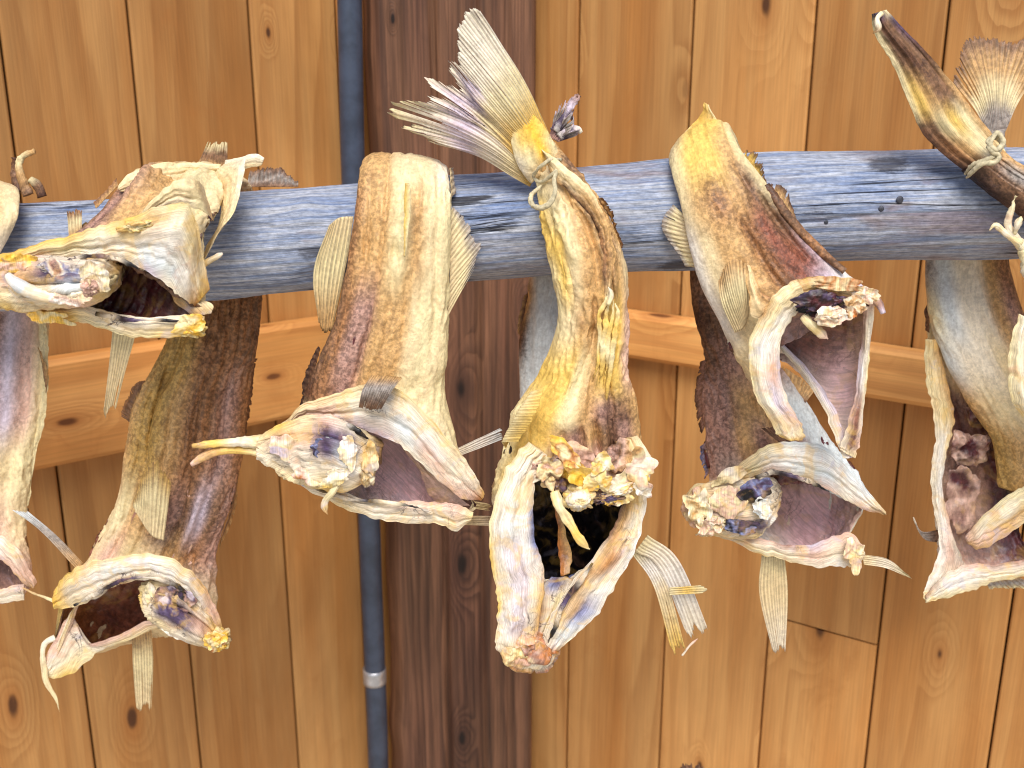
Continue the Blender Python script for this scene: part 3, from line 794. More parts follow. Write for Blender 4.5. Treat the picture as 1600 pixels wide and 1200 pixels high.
# ---- fish with its head end open towards lower right, left of the middle
def fish_d():
    r = fish('broad tan dried fish with a long bony spike at its lower left end', 632, 240, .9)
    c1 = ['tan', 'tan', 'cream', 'cream', 'pale']; c2 = ['brown', 'tan', 'tan', 'straw', 'tan', 'cream', 'straw']; c3 = ['umber', 'brown', 'mauve', 'mauve', 'tan', 'tan', 'tan', 'cream', 'straw', 'cream', 'straw']
    loft('body', [
        (598, 350, 690, 352, .955, .010, .008, ['tan', 'tan'], {'ang': 165}),
        (585, 292, 698, 296, .935, .014, .010, c1, {'ang': 125}),
        (570, 262, 700, 272, .898, .014, .010, c1, {'ang': 90}),
        (563, 268, 702, 276, .866, .012, .008, c1, {'ang': 45}),
        (556, 322, 705, 326, .842, .013, .008, c2, {'prof': [(.16, .04, -.004), (.5, .12, .003), (.88, .03, -.003)]}),
        (546, 390, 704, 396, .838, .015, .010, c2, {'prof': [(.18, .04, -.005), (.5, .12, .004), (.86, .03, -.003)]}),
        (528, 480, 702, 488, .835, .017, .012, c3, {'prof': [(.3, .05, -.003), (.62, .05, -.003), (.88, .03, -.004)]}),
        (503, 548, 699, 560, .832, .019, .016, c3, {'prof': [(.33, .05, -.004), (.62, .06, -.004)]}),
        (480, 610, 695, 612, .832, .022, .020, ['dbrown', 'brown', 'mauve', 'tan', 'tan', 'straw', 'cream', 'straw'], {'prof': [(.62, .08, -.005)]}),
        dict(front=[(462, 660, .825), (490, 645, .806), (540, 638, .796), (590, 640, .792), (640, 668, .792), (690, 715, .798), (738, 778, .81)],
             back=[(462, 665, .83), (500, 720, .85), (570, 770, .85), (650, 790, .845), (720, 796, .82)], cf=['cream', 'tan', 'straw', 'pale', 'cream'], cb='pale'),
        dict(front=[(430, 690, .815), (479, 656, .80), (549, 661, .79), (605, 682, .787), (645, 706, .789), (690, 748, .796), (742, 788, .806)],
             back=[(430, 705, .82), (480, 758, .812), (540, 786, .806), (592, 804, .806), (668, 806, .81), (735, 802, .812)], cf=['cream', 'tan', 'pale', 'white', 'pale', 'cream'], cb='pale')],
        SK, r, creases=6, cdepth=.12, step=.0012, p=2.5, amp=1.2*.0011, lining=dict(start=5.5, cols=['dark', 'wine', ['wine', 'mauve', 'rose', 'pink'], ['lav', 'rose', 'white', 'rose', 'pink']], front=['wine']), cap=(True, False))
    band('collar_bone', [(402, 684, 402, 700, .806), (440, 662, 440, 682, .803), (470, 634, 476, 654, .80, ['cream', 'pink']), (510, 620, 512, 660, .795, ['cream', 'pink', 'pale']), (552, 606, 549, 664, .789, ['straw', 'pale', 'lav']),
                         (592, 596, 596, 682, .783, ['tan', 'white', 'stain', 'lav']), (636, 618, 634, 702, .781, ['straw', 'white', 'ice', 'pale']), (678, 662, 668, 735, .785, ['cream', 'white', 'pink', 'pale']),
                         (712, 700, 702, 764, .79, ['cream', 'pale', 'pink']), (742, 742, 730, 780, .795, ['pale', 'pink']), (757, 772, 752, 782, .80, ['tan', 'rust'])], r, bf=.009, bb=.004, amp=.0011)
    loft('head_stub', [(404, 682, 404, 716, .80, .004, .004, ['cream', 'pale']), (436, 664, 440, 738, .793, .006, .01, ['yellow', 'pink', 'stain', 'cream']), (474, 650, 478, 757, .786, .009, .012, ['cream', 'pink', 'stain', 'pale', 'cream']),
                       (512, 650, 516, 766, .780, .011, .014, ['pink', 'purple', 'purple', 'stain', 'cream', 'yellow']), (545, 662, 548, 766, .780, .012, .016, ['stain', 'purple', 'ice', 'white', 'stain', 'cream']),
                       (574, 678, 576, 748, .786, .010, .016, ['cream', 'stain', 'pale', 'tan']), (597, 690, 594, 722, .80, .008, .01, ['tan', 'umber'])], BO, r, amp=.0032, k=85, creases=7, cdepth=.3, p=1.5)
    lump('bone_crumb', 572, 738, .782, 17, 22, .009, CR, r, ('cream', 'tan', 'pale', 'umber'), amp=.4)
    torn('torn_flesh', 514, 700, .772, 50, 40, CR, r, ('purple', 'black', 'blue', 'purple', 'ice'), .2, amp=.003, rag=.4)
    torn('torn_flesh', 544, 704, .768, 34, 60, BO, r, ('ice', 'white', 'cream', 'stain'), .1, amp=.0045, rag=.4)
    torn('torn_flesh', 528, 744, .768, 56, 30, BO, r, ('pale', 'straw', 'yellow', 'tan'), .2, amp=.0045, rag=.5)
    torn('torn_flesh', 486, 744, .776, 60, 26, BO, r, ('cream', 'pale', 'pink', 'rust'), -.2, amp=.004, rag=.5)
    torn('torn_flesh', 450, 700, .782, 70, 44, BO, r, ('pink', 'pale', 'cream', 'lav'), -.2, amp=.003, rag=.3)
    torn('torn_flesh', 578, 716, .774, 30, 60, BO, r, ('cream', 'tan', 'straw', 'umber'), .1, amp=.004, rag=.4)
    strand('dark_membrane', [(474, 652, .788, 3), (512, 658, .781, 4), (548, 668, .776, 5), (582, 690, .778, 3)], CR, r, ['black', 'purple', 'stain', 'black', 'dark'], .5, .0012, k=200)
    strand('dark_membrane', [(476, 756, .794, 2), (520, 772, .790, 4), (560, 782, .789, 2.5), (600, 784, .789, 4), (640, 790, .789, 2.5), (676, 802, .79, 3)], CR, r, ['stain', 'black', 'stain', 'dark', 'pale', 'black', 'stain'], .5, .0012, k=200)
    band('lower_rim', [(440, 730, 440, 738, .80), (480, 752, 480, 764, .80), (538, 770, 538, 794, .796, ['stain', 'cream']), (590, 784, 590, 812, .795, ['stain', 'pale']), (640, 784, 640, 818, .796, ['pink', 'stain', 'pale']),
                       (690, 786, 690, 820, .797, ['pink', 'stain', 'pale']), (715, 790, 711, 829, .798, ['pink', 'pale']), (740, 800, 736, 814, .80, ['cream'])], r, bf=.006, bb=.004, cols=['stain', 'pale'])
    band('fat_streak', [(634, 286, 640, 288, .812), (632, 320, 642, 322, .812), (631, 360, 638, 362, .811), (630, 400, 634, 402, .811)], r, bf=.0025, bb=.006, cols=['yellow', 'straw'], mat=SK)
    band('inner_membrane', [(640, 704, 628, 700, .80), (668, 735, 655, 735, .803), (700, 764, 668, 772, .805), (735, 790, 690, 792, .805)], r, bf=.002, bb=.002, cols=['pink', 'mauve'], mat=LI)
    strand('bone_spike', [(410, 692, .80, 12), (385, 690, .80, 9), (350, 692, .80, 7), (318, 695, .80, 6.5), (300, 697, .80, 3)], BO, r, ['cream', 'pale', 'yellow', 'tan'], .7, .0009)
    strand('bone_spike', [(410, 706, .802, 9), (375, 704, .802, 6), (345, 704, .802, 6), (318, 714, .802, 7), (299, 726, .802, 3)], BO, r, ['cream', 'yellow', 'tan', 'pink'], .7, .0009)
    strand('skin_shred', [(528, 752, .772, 6), (518, 770, .768, 5), (508, 784, .768, 5), (508, 796, .768, 6), (512, 804, .768, 3)], BO, r, ['cream', 'straw', 'tan'], .7, .0008)
    fin('anal_fin', [(514, 352, .842), (530, 340, .841), (552, 338, .84)], [(498, 506, .842), (508, 520, .839), (518, 520, .836)], FI, r, rays=8, ragged=.04, split=.1, dark='dark', cols=('cream', 'straw', 'tan'), mid=[(490, 424, .846), (512, 420, .84), (541, 410, .836)], amp=.0016)
    fin('dorsal_fin', [(702, 336, .845), (703, 400, .842), (702, 450, .84), (699, 496, .838)], [(708, 322, .85), (728, 342, .85), (744, 366, .85), (752, 384, .85), (740, 420, .848)], FI, r, rays=16, ragged=.12, cols=('cream', 'straw', 'grey'), amp=.0005)
    fin('back_fin', [(703, 262, .87), (705, 310, .86)], [(709, 262, .876), (712, 300, .87)], FI, r, rays=5, cols=('cream', 'grey'))
    fin('rear_fin', [(500, 545, .838), (486, 600, .838), (476, 635, .838)], [(495, 540, .845), (474, 588, .848), (468, 632, .846)], FI, r, rays=9, ragged=.2, cols=('dbrown', 'dark'), amp=.0006)
    fin('pectoral_fin', [(580, 586, .778), (628, 590, .778)], [(560, 638, .768), (594, 642, .768)], FI, r, rays=12, ragged=.06, split=.1, cols=('tan', 'grey', 'umber'), dark='dbrown', mid=[(566, 610, .764), (614, 608, .764)])
    fin('pelvic_fin', [(716, 700, .82), (718, 712, .82)], [(784, 668, .86), (786, 686, .86)], FI, r, rays=5, ragged=.05, cols=('pale', 'white', 'ice'))
    fin('pelvic_fin', [(722, 806, .82), (720, 820, .82)], [(775, 806, .86), (774, 822, .86)], FI, r, rays=5, ragged=.1, cols=('cream', 'pale'))
    fin('pelvic_fin', [(700, 776, .82), (706, 790, .82)], [(768, 788, .86), (766, 798, .86)], FI, r, rays=5, ragged=.1, cols=('cream', 'straw'))
fish_d()

# ---- crumpled fish folded over the pole, upper left
def fish_a():
    r = fish('crumpled cream dried fish folded short over the left of the pole', 270, 290, .88)
    loft('body', [
        (250, 330, 395, 300, .965, .012, .01, ['tan', 'cream'], {'ang': 160}),
        (232, 290, 385, 285, .93, .016, .01, ['tan', 'cream', 'cream'], {'ang': 110}),
        (205, 290, 366, 282, .885, .018, .01, ['brown', 'tan', 'cream', 'cream'], {'ang': 80, 'prof': [(.55, .1, -.006)]}),
        (180, 305, 352, 300, .850, .020, .010, ['brown', 'mauve', 'tan', 'straw', 'cream'], {'ang': 50, 'prof': [(.35, .1, .008), (.55, .07, -.008), (.8, .06, .006)]}),
        (146, 345, 338, 330, .825, .022, .012, ['umber', 'mauve', 'tan', 'tan', 'cream', 'straw', 'cream'], {'ang': 35, 'prof': [(.4, .1, -.006), (.72, .08, .010), (.9, .05, -.006)]}),
        (90, 384, 322, 360, .800, .018, .02, ['umber', 'mauve', 'tan', 'straw', 'straw', 'cream'], {'ang': 20}),
        dict(front=[(20, 405, .79), (80, 392, .784), (150, 396, .778), (200, 402, .774), (245, 428, .774), (290, 458, .78), (318, 478, .786)],
             back=[(20, 470, .80), (70, 480, .80), (130, 482, .81), (220, 486, .81), (316, 492, .80)], cf=['cream', 'straw', 'cream'], cb='pale'),
        dict(front=[(0, 408, .786), (70, 398, .78), (144, 402, .774), (192, 408, .770), (234, 424, .77), (270, 450, .774), (318, 478, .78)],
             back=[(0, 474, .786), (60, 484, .782), (128, 488, .78), (200, 500, .780), (316, 502, .782)], cf=['yellow', 'straw', 'pale', 'white', 'cream'], cb='pale')],
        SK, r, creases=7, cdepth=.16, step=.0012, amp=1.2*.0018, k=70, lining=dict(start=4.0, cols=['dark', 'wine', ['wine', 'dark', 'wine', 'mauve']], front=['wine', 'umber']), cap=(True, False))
    band('collar_bone', [(-30, 402, -30, 420, .784, ['yellow', 'cream']), (10, 396, 12, 420, .78, ['yellow', 'fat', 'pink']), (58, 382, 62, 408, .776, ['yellow', 'cream', 'pink']), (108, 368, 112, 402, .771, ['yellow', 'straw', 'pale']), (160, 352, 160, 404, .766, ['straw', 'pale', 'white']),
                         (205, 340, 200, 410, .761, ['yellow', 'cream', 'white', 'pale']), (250, 322, 232, 426, .758, ['cream', 'tan', 'white', 'ice', 'lav']), (290, 318, 262, 446, .760, ['straw', 'pale', 'white', 'ice', 'pale']),
                         (308, 352, 284, 464, .766, ['cream', 'straw', 'white', 'pale']), (317, 400, 300, 474, .774, ['cream', 'pale', 'tan']), (328, 452, 306, 478, .780, ['tan', 'yellow', 'rust'])], r, bf=.010, bb=.004, amp=.0014, k=80)
    band('skin_fold', [(205, 352, 215, 362, .775), (240, 312, 250, 330, .768), (275, 284, 285, 320, .768), (304, 280, 318, 330, .775, ['cream', 'straw']), (318, 292, 334, 346, .79, ['cream', 'tan'])], r, bf=.007, bb=.003, cols=['straw', 'cream', 'pale'], mat=SK, amp=.0012)
    band('skin_flap', [(350, 258, 338, 268, .862), (382, 250, 346, 300, .846, ['pale', 'cream', 'tan']), (378, 285, 342, 350, .836, ['pale', 'cream', 'straw']), (366, 330, 324, 382, .826, ['straw', 'cream', 'straw']), (346, 356, 316, 404, .818), (330, 386, 318, 408, .812)], r, bf=.004, bb=.002, cols=['cream', 'straw'], mat=SK, amp=.0018, k=80)
    band('skin_flap', [(352, 250, 346, 285, .872), (378, 246, 366, 272, .868), (400, 240, 392, 262, .866), (413, 247, 409, 258, .866)], r, bf=.003, bb=.002, cols=['pale', 'cream'], mat=SK, amp=.0013)
    band('skin_ridge', [(184, 292, 190, 300, .832), (206, 270, 226, 300, .836), (242, 258, 262, 290, .846), (290, 254, 300, 276, .86), (345, 256, 345, 272, .87)], r, bf=.006, bb=.003, cols=['straw', 'cream', 'cream'], mat=SK, amp=.0013)
    loft('head_stub', [(-20, 404, -20, 476, .782, .008, .01, ['yellow', 'fat', 'cream']), (12, 406, 14, 482, .776, .012, .01, ['fat', 'pink', 'cream', 'yellow']), (45, 404, 50, 484, .770, .018, .012, ['pink', 'tan', 'pale', 'cream']),
                       (88, 400, 94, 480, .766, .022, .014, ['stain', 'purple', 'stain', 'pale', 'cream']), (130, 402, 134, 476, .764, .024, .014, ['stain', 'purple', 'ice', 'cream', 'pink']),
                       (165, 406, 164, 464, .768, .020, .014, ['pale', 'stain', 'straw', 'cream']), (190, 416, 186, 446, .778, .010, .01, ['tan', 'straw', 'umber'])], BO, r, amp=.0032, k=85, creases=7, cdepth=.3, p=1.5)
    strand('jaw_bone', [(12, 430, .752, 5), (30, 446, .748, 10), (60, 460, .746, 10), (95, 466, .745, 8), (128, 462, .748, 5)], BO, r, ['white', 'ice', 'pale', 'white'], .8, .001)
    lump('eye_remnant', 96, 424, 0.7520, 34, 13, .005, CR, r, ('black', 'purple', 'stain', 'lav', 'tan'), amp=.4, rot=-.25)
    lump('bone_crumb', 142, 448, .746, 16, 15, .009, CR, r, ('pink', 'mauve', 'cream'), amp=.35)
    lump('yellow_crumb', 212, 354, .756, 25, 9, .006, CR, r, ('straw', 'yellow', 'tan'), amp=.5, rot=.1)
    band('lower_rim', [(-20, 470, -20, 486, .782), (20, 474, 20, 484, .778, ['yellow', 'cream']), (60, 478, 60, 494, .776, ['mauve', 'yellow', 'straw']), (100, 474, 104, 506, .774, ['mauve', 'yellow', 'fat']), (135, 478, 134, 504, .772, ['pale', 'cream', 'straw']),
                       (172, 488, 176, 518, .77, ['pale', 'stain', 'straw']), (224, 496, 222, 528, .77, ['pale', 'stain', 'cream', 'straw']), (275, 494, 274, 527, .772, ['pale', 'cream', 'yellow']), (320, 494, 318, 516, .778, ['yellow', 'fat'])], r, bf=.006, bb=.004, cols=['pale', 'straw'], amp=.0012)
    strand('dark_membrane', [(100, 406, .766, 2), (144, 400, .760, 4), (186, 406, .755, 3), (226, 424, .753, 2.5)], CR, r, ['black', 'stain', 'dark', 'purple', 'stain', 'black', 'dark'], .5, .0012, k=200)
    strand('dark_membrane', [(150, 490, .768, 2), (190, 498, .765, 3), (240, 500, .765, 2.5), (280, 502, .766, 3)], CR, r, ['black', 'stain', 'dark', 'purple', 'stain', 'black', 'dark'], .5, .0012, k=200)
    torn('torn_flesh', 96, 422, .746, 70, 26, CR, r, ('purple', 'stain', 'blue', 'pale', 'mauve'), -.2, amp=.0035, rag=.45)
    torn('torn_flesh', 150, 430, .744, 44, 54, BO, r, ('pale', 'straw', 'stain', 'cream'), .3, amp=.0045, rag=.35)
    torn('torn_flesh', 110, 468, .742, 60, 22, BO, r, ('white', 'pink', 'straw'), -.1, amp=.004, rag=.5)
    torn('torn_flesh', 24, 410, .760, 60, 30, BO, r, ('rust', 'pink', 'yellow', 'fat'), .2, amp=.004, rag=.4)
    torn('torn_flesh', 80, 496, .768, 70, 26, BO, r, ('yellow', 'straw', 'fat', 'cream'), -.2, amp=.004, rag=.5)
    torn('torn_flesh', 298, 508, .762, 46, 28, CR, r, ('fat', 'yellow', 'straw'), .3, amp=.004, rag=.45)
    lump('yellow_crumb', 300, 512, .768, 20, 12, .008, CR, r, ('fat', 'yellow', 'straw'), amp=.5)
    band('gill_strip', [(266, 452, 280, 444, .785), (272, 470, 300, 462, .783), (292, 486, 332, 476, .78), (300, 494, 330, 490, .78)], r, bf=.002, bb=.002, cols=['tan', 'cream'])
    fin('pelvic_fin', [(176, 516, .79), (212, 522, .79)], [(160, 655, .80), (178, 652, .80)], FI, r, rays=7, ragged=.16, cols=('straw', 'cream', 'cream'), mid=[(168, 590, .792), (192, 594, .792)])
    fin('pectoral_fin', [(108, 372, .80), (128, 362, .802)], [(104, 324, .806), (128, 328, .81)], FI, r, rays=5, ragged=.2, cols=('tan', 'straw', 'brown'))
    fin('dorsal_fin', [(306, 262, .89), (356, 264, .89)], [(328, 216, .895), (355, 220, .895)], FI, r, rays=9, ragged=.15, cols=('tan', 'umber', 'straw'))
    fin('back_fin', [(150, 326, .83), (184, 290, .845)], [(147, 318, .838), (182, 278, .852)], FI, r, rays=6, cols=('tan', 'brown'))
    strand('skin_shred', [(312, 418, .79, 5), (326, 408, .79, 4), (340, 400, .79, 4), (348, 396, .79, 7)], BO, r, ['tan', 'cream', 'pale'], .7, .0006)
fish_a()

# ---- long fish hanging behind the pole, left
def fish_b():
    r = fish('long olive and brown dried fish hanging behind the pole below the crumpled folded one', 340, 300, .95)
    cA = ['olive', 'olive', 'olive', 'brown', 'brown', 'brown', 'umber']; cB = ['tan', 'olive', 'olive', 'tan', 'brown', 'brown', 'mauve', 'brown']
    loft('body', [
        (310, 300, 420, 300, .965, .012, .010, ['brown', 'brown']),
        (290, 400, 410, 400, .965, .014, .010, cA),
        (266, 480, 407, 474, .962, .018, .012, cA, {'prof': [(.5, .05, -.004)]}),
        (256, 540, 400, 540, .955, .022, .014, cA, {'prof': [(.5, .05, -.005), (.8, .05, -.003)]}),
        (214, 628, 388, 620, .945, .026, .016, cB, {'prof': [(.52, .05, -.005), (.8, .05, -.003)]}),
        (197, 700, 378, 712, .935, .028, .018, cB, {'prof': [(.5, .06, -.007), (.72, .04, .004), (.85, .04, -.004)]}),
        (180, 790, 360, 790, .925, .030, .020, ['cream', 'straw', 'tan', 'tan', 'brown', 'mauve', 'umber', 'lav', 'umber', 'mauve'], {'prof': [(.58, .06, -.009), (.75, .04, .004)]}),
        (140, 866, 338, 862, .915, .026, .022, ['cream', 'pink', 'straw', 'cream', 'tan', 'brown', 'mauve'], {'prof': [(.8, .05, -.006)]}),
        dict(front=[(96, 930, .90), (140, 922, .885), (190, 900, .874), (230, 894, .872), (275, 908, .876), (318, 945, .886), (340, 985, .895)],
             back=[(90, 985, .925), (130, 1012, .945), (190, 1000, .95), (260, 985, .945), (340, 990, .90)], cf=['yellow', 'cream', 'pale', 'cream'], cb='cream'),
        dict(front=[(100, 948, .896), (140, 936, .88), (185, 912, .870), (230, 904, .868), (275, 916, .872), (316, 952, .882), (340, 992, .89)],
             back=[(74, 1046, .91), (112, 1030, .91), (160, 1008, .912), (230, 982, .912), (330, 995, .895)], cf=['yellow', 'cream', 'pale', 'cream'], cb='cream')],
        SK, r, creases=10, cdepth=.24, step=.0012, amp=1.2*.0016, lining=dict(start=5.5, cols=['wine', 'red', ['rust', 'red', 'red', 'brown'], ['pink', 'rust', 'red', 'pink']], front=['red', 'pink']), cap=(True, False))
    band('collar_bone', [(84, 924, 84, 952, .886, ['yellow', 'fat', 'yellow']), (104, 898, 120, 946, .874, ['yellow', 'stain', 'cream']), (140, 878, 156, 930, .866, ['cream', 'white', 'stain']), (180, 872, 186, 912, .86, ['cream', 'ice', 'stain', 'tan']), (232, 866, 232, 904, .858, ['straw', 'white', 'stain', 'pale']),
                         (280, 880, 272, 918, .862, ['cream', 'white', 'pale']), (316, 912, 302, 944, .869, ['tan', 'white', 'stain']), (336, 950, 318, 976, .876, ['pink', 'pale']), (352, 992, 336, 1002, .882, ['yellow', 'cream'])], r, bf=.009, bb=.004, amp=.0012)
    loft('head_stub', [(222, 912, 222, 936, .876, .006, .006, ['straw', 'yellow']), (236, 908, 236, 962, .872, .012, .01, ['straw', 'stain', 'cream']), (262, 910, 258, 982, .868, .015, .012, ['cream', 'purple', 'purple', 'cream', 'pale']),
                       (290, 922, 288, 1000, .866, .015, .012, ['cream', 'purple', 'purple', 'stain', 'white']), (316, 948, 318, 1012, .868, .012, .012, ['pale', 'pink', 'stain', 'cream']), (345, 985, 340, 1018, .876, .006, .006, ['yellow', 'fat'])], BO, r, amp=.0032, k=85, creases=7, cdepth=.3, p=1.5)
    strand('dark_membrane', [(116, 946, .870, 2), (150, 928, .862, 3), (188, 908, .856, 3.5), (232, 902, .854, 2.5), (276, 916, .857, 4), (306, 944, .863, 2)], CR, r, ['black', 'stain', 'dark', 'purple', 'stain', 'black', 'dark'], .5, .0012, k=200)
    torn('torn_flesh', 274, 940, .858, 62, 60, CR, r, ('purple', 'black', 'mauve', 'purple', 'lav'), -.5, amp=.003, rag=.3)
    torn('torn_flesh', 240, 940, .860, 30, 66, BO, r, ('cream', 'straw', 'stain', 'pale'), .2, amp=.004, rag=.3)
    torn('torn_flesh', 276, 988, .858, 60, 24, BO, r, ('white', 'pale', 'straw'), -.6, amp=.003, rag=.4)
    torn('torn_flesh', 336, 1000, .856, 44, 36, CR, r, ('fat', 'yellow', 'straw', 'rust'), -.6, amp=.004, rag=.5)
    lump('yellow_crumb', 340, 1000, .862, 20, 17, .010, CR, r, ('fat', 'yellow', 'straw', 'umber'), amp=.5)
    band('lower_rim', [(66, 1036, 70, 1058, .90), (86, 1000, 104, 1056, .898, ['pink', 'pale', 'yellow']), (112, 962, 140, 1032, .90, ['pink', 'stain', 'straw']), (136, 1004, 160, 1014, .902, ['mauve', 'pale']), (186, 992, 192, 1004, .903, ['pink', 'straw']), (232, 970, 242, 982, .905, ['pink', 'cream']), (270, 968, 275, 976, .91)], r, bf=.005, bb=.004, cols=['pink', 'pale', 'straw'])
    band('throat_flap', [(128, 932, 108, 960, .895), (118, 960, 92, 1000, .896), (104, 1000, 76, 1040, .898), (84, 1040, 70, 1056, .90)], r, bf=.006, bb=.003, cols=['pink', 'cream', 'pale'])
    fin('pectoral_fin', [(256, 845, .876), (236, 836, .874), (212, 800, .876)], [(268, 752, .876), (238, 716, .872), (206, 786, .88)], FI, r, rays=14, ragged=.06, split=.05, cols=('cream', 'straw', 'olive'), amp=.0006)
    fin('dorsal_fin', [(208, 664, .945), (214, 630, .946), (226, 606, .948)], [(190, 650, .955), (200, 608, .955), (234, 588, .955)], FI, r, rays=10, ragged=.15, cols=('olive', 'umber', 'brown'))
    fin('back_fin', [(396, 560, .955), (386, 620, .95), (376, 690, .945)], [(402, 560, .96), (392, 640, .96), (382, 700, .952)], FI, r, rays=12, ragged=.3, cols=('umber', 'dbrown'))
    fin('anal_fin', [(374, 720, .93), (362, 790, .925), (346, 840, .92)], [(374, 740, .94), (366, 800, .94), (342, 862, .93)], FI, r, rays=8, ragged=.3, cols=('umber', 'tan'))
    fin('pelvic_fin', [(206, 990, .92), (236, 980, .92)], [(213, 1112, .93), (236, 1112, .93)], FI, r, rays=8, ragged=.1, cols=('tan', 'straw', 'cream'), mid=[(208, 1040, .924), (239, 1040, .924)])
    fin('pelvic_fin', [(122, 892, .885), (130, 880, .885)], [(18, 796, .90), (40, 796, .90)], FI, r, rays=5, ragged=.06, cols=('tan', 'grey', 'ice'), mid=[(66, 832, .89), (90, 838, .89)])
    strand('skin_shred', [(86, 996, .90, 6), (70, 1006, .898, 5), (67, 1030, .896, 5), (72, 1060, .895, 6), (86, 1090, .895, 5), (93, 1112, .895, 2)], FI, r, ['pale', 'cream', 'straw'], .4, .0006)
    strand('skin_shred', [(86, 940, .885, 3), (60, 930, .885, 2), (30, 916, .885, 2)], FI, r, ['straw', 'tan'], .6, .0004)
    fin('tail_fin', [(384, 292, .955), (466, 292, .955)], [(392, 262, .962), (425, 256, .965), (466, 276, .962)], FI, r, rays=12, ragged=.3, cols=('umber', 'grey', 'umber'), wav=.006)
fish_b()

# ---- fish cut by the left edge of the photograph
def fish_c():
    r = fish('pinkish grey dried fish hanging behind the pole at the far left edge', -40, 300, .95)
    loft('body', [
        (-150, 320, 60, 320, .965, .012, .01, ['mauve', 'cream']),
        (-150, 470, 74, 478, .965, .016, .012, ['mauve', 'mauve', 'mauve', 'mauve', 'umber', 'mauve', 'rose', 'mauve', 'lav', 'pink', 'cream'], {'prof': [(.86, .04, -.006)]}),
        (-155, 560, 72, 560, .955, .024, .014, ['mauve', 'mauve', 'mauve', 'mauve', 'umber', 'mauve', 'rose', 'mauve', 'lav', 'pink', 'cream'], {'prof': [(.88, .03, -.008)]}),
        (-160, 640, 68, 640, .945, .028, .016, ['mauve', 'mauve', 'mauve', 'mauve', 'umber', 'mauve', 'rose', 'mauve', 'lav', 'pink', 'cream'], {'prof': [(.9, .03, -.009)]}),
        (-150, 740, 50, 720, .935, .030, .018, ['mauve', 'tan', 'lav', 'pale', 'cream', 'cream', 'straw'], {'prof': [(.86, .05, -.008)]}),
        (-140, 820, 40, 820, .925, .028, .02, ['tan', 'tan', 'pink', 'pale', 'pink', 'cream']),
        dict(front=[(-140, 900, .915), (-80, 860, .90), (-20, 858, .895), (20, 872, .895), (52, 908, .905)], back=[(-140, 930, .92), (-60, 945, .93), (20, 940, .925), (52, 915, .91)], cf=['cream', 'pale', 'pink'], cb='pink')],
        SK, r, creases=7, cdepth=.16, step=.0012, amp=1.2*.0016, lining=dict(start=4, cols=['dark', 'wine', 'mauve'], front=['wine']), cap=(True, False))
    band('collar_bone', [(-120, 862, -120, 890, .89), (-60, 838, -60, 868, .885), (-10, 836, -12, 872, .884), (22, 852, 14, 886, .886, ['pale', 'pink']), (44, 884, 34, 908, .89, ['pink']), (58, 910, 52, 920, .895, ['pink', 'tan'])], r, bf=.007, bb=.004, cols=['pale', 'white', 'pink'])
    band('lower_rim', [(-100, 930, -100, 950, .905), (-20, 926, -20, 946, .90), (10, 918, 8, 940, .90), (38, 912, 38, 938, .90)], r, bf=.006, bb=.004, cols=['pink', 'stain', 'pale'])
    band('belly_flap', [(70, 494, 60, 500, .955), (75, 540, 62, 545, .950), (74, 610, 60, 610, .945), (68, 660, 50, 660, .94), (54, 720, 40, 740, .935), (44, 790, 32, 800, .93)], r, bf=.004, bb=.003, cols=['straw', 'cream'], mat=SK)
    fin('pelvic_fin', [(66, 565, .945), (72, 620, .945)], [(60, 540, .94), (76, 570, .94)], FI, r, rays=6, cols=('umber', 'tan'))
    strand('fin_ray', [(44, 305, .955, 10), (36, 285, .957, 8), (30, 262, .96, 7), (34, 246, .96, 6), (54, 236, .955, 3)], FI, r, ['umber', 'tan', 'straw', 'tan'], .5, .0012)
    strand('fin_ray', [(66, 308, .957, 9), (58, 290, .957, 9), (46, 280, .957, 6)], FI, r, ['dbrown', 'umber', 'straw'], .5, .0012)
    strand('fin_ray', [(30, 300, .96, 10), (24, 270, .965, 7), (22, 246, .965, 4)], FI, r, ['dbrown', 'umber', 'dbrown'], .5, .0012)
fish_c()

# ---- flank of a neighbour laid over the pole at the left edge
def fish_k():
    r = fish('pale tan dried fish flank laid over the pole at the far left edge', -60, 280, .88)
    loft('body', [(-150, 330, 0, 330, .955, .01, .008, ['tan', 'cream'], {'ang': 165}), (-150, 300, 15, 300, .90, .012, .008, ['tan', 'cream', 'tan'], {'ang': 90}), (-150, 300, 28, 296, .866, .012, .006, ['tan', 'cream', 'tan', 'cream'], {'ang': 45}),
                  (-150, 350, 28, 335, .845, .014, .006, ['tan', 'tan', 'cream', 'tan', 'cream'], {'prof': [(.85, .05, -.003)]}), (-150, 400, 8, 384, .84, .014, .008, ['tan', 'cream', 'cream', 'pale']), (-150, 440, -20, 430, .835, .01, .008, ['tan', 'cream', 'pale'])], SK, r, creases=4, cdepth=.12, step=.0012, amp=1.2*.0008)
    fin('anal_fin', [(-150, 440, .835), (-30, 432, .835)], [(-150, 480, .83), (-40, 470, .83)], FI, r, rays=14)
fish_k()

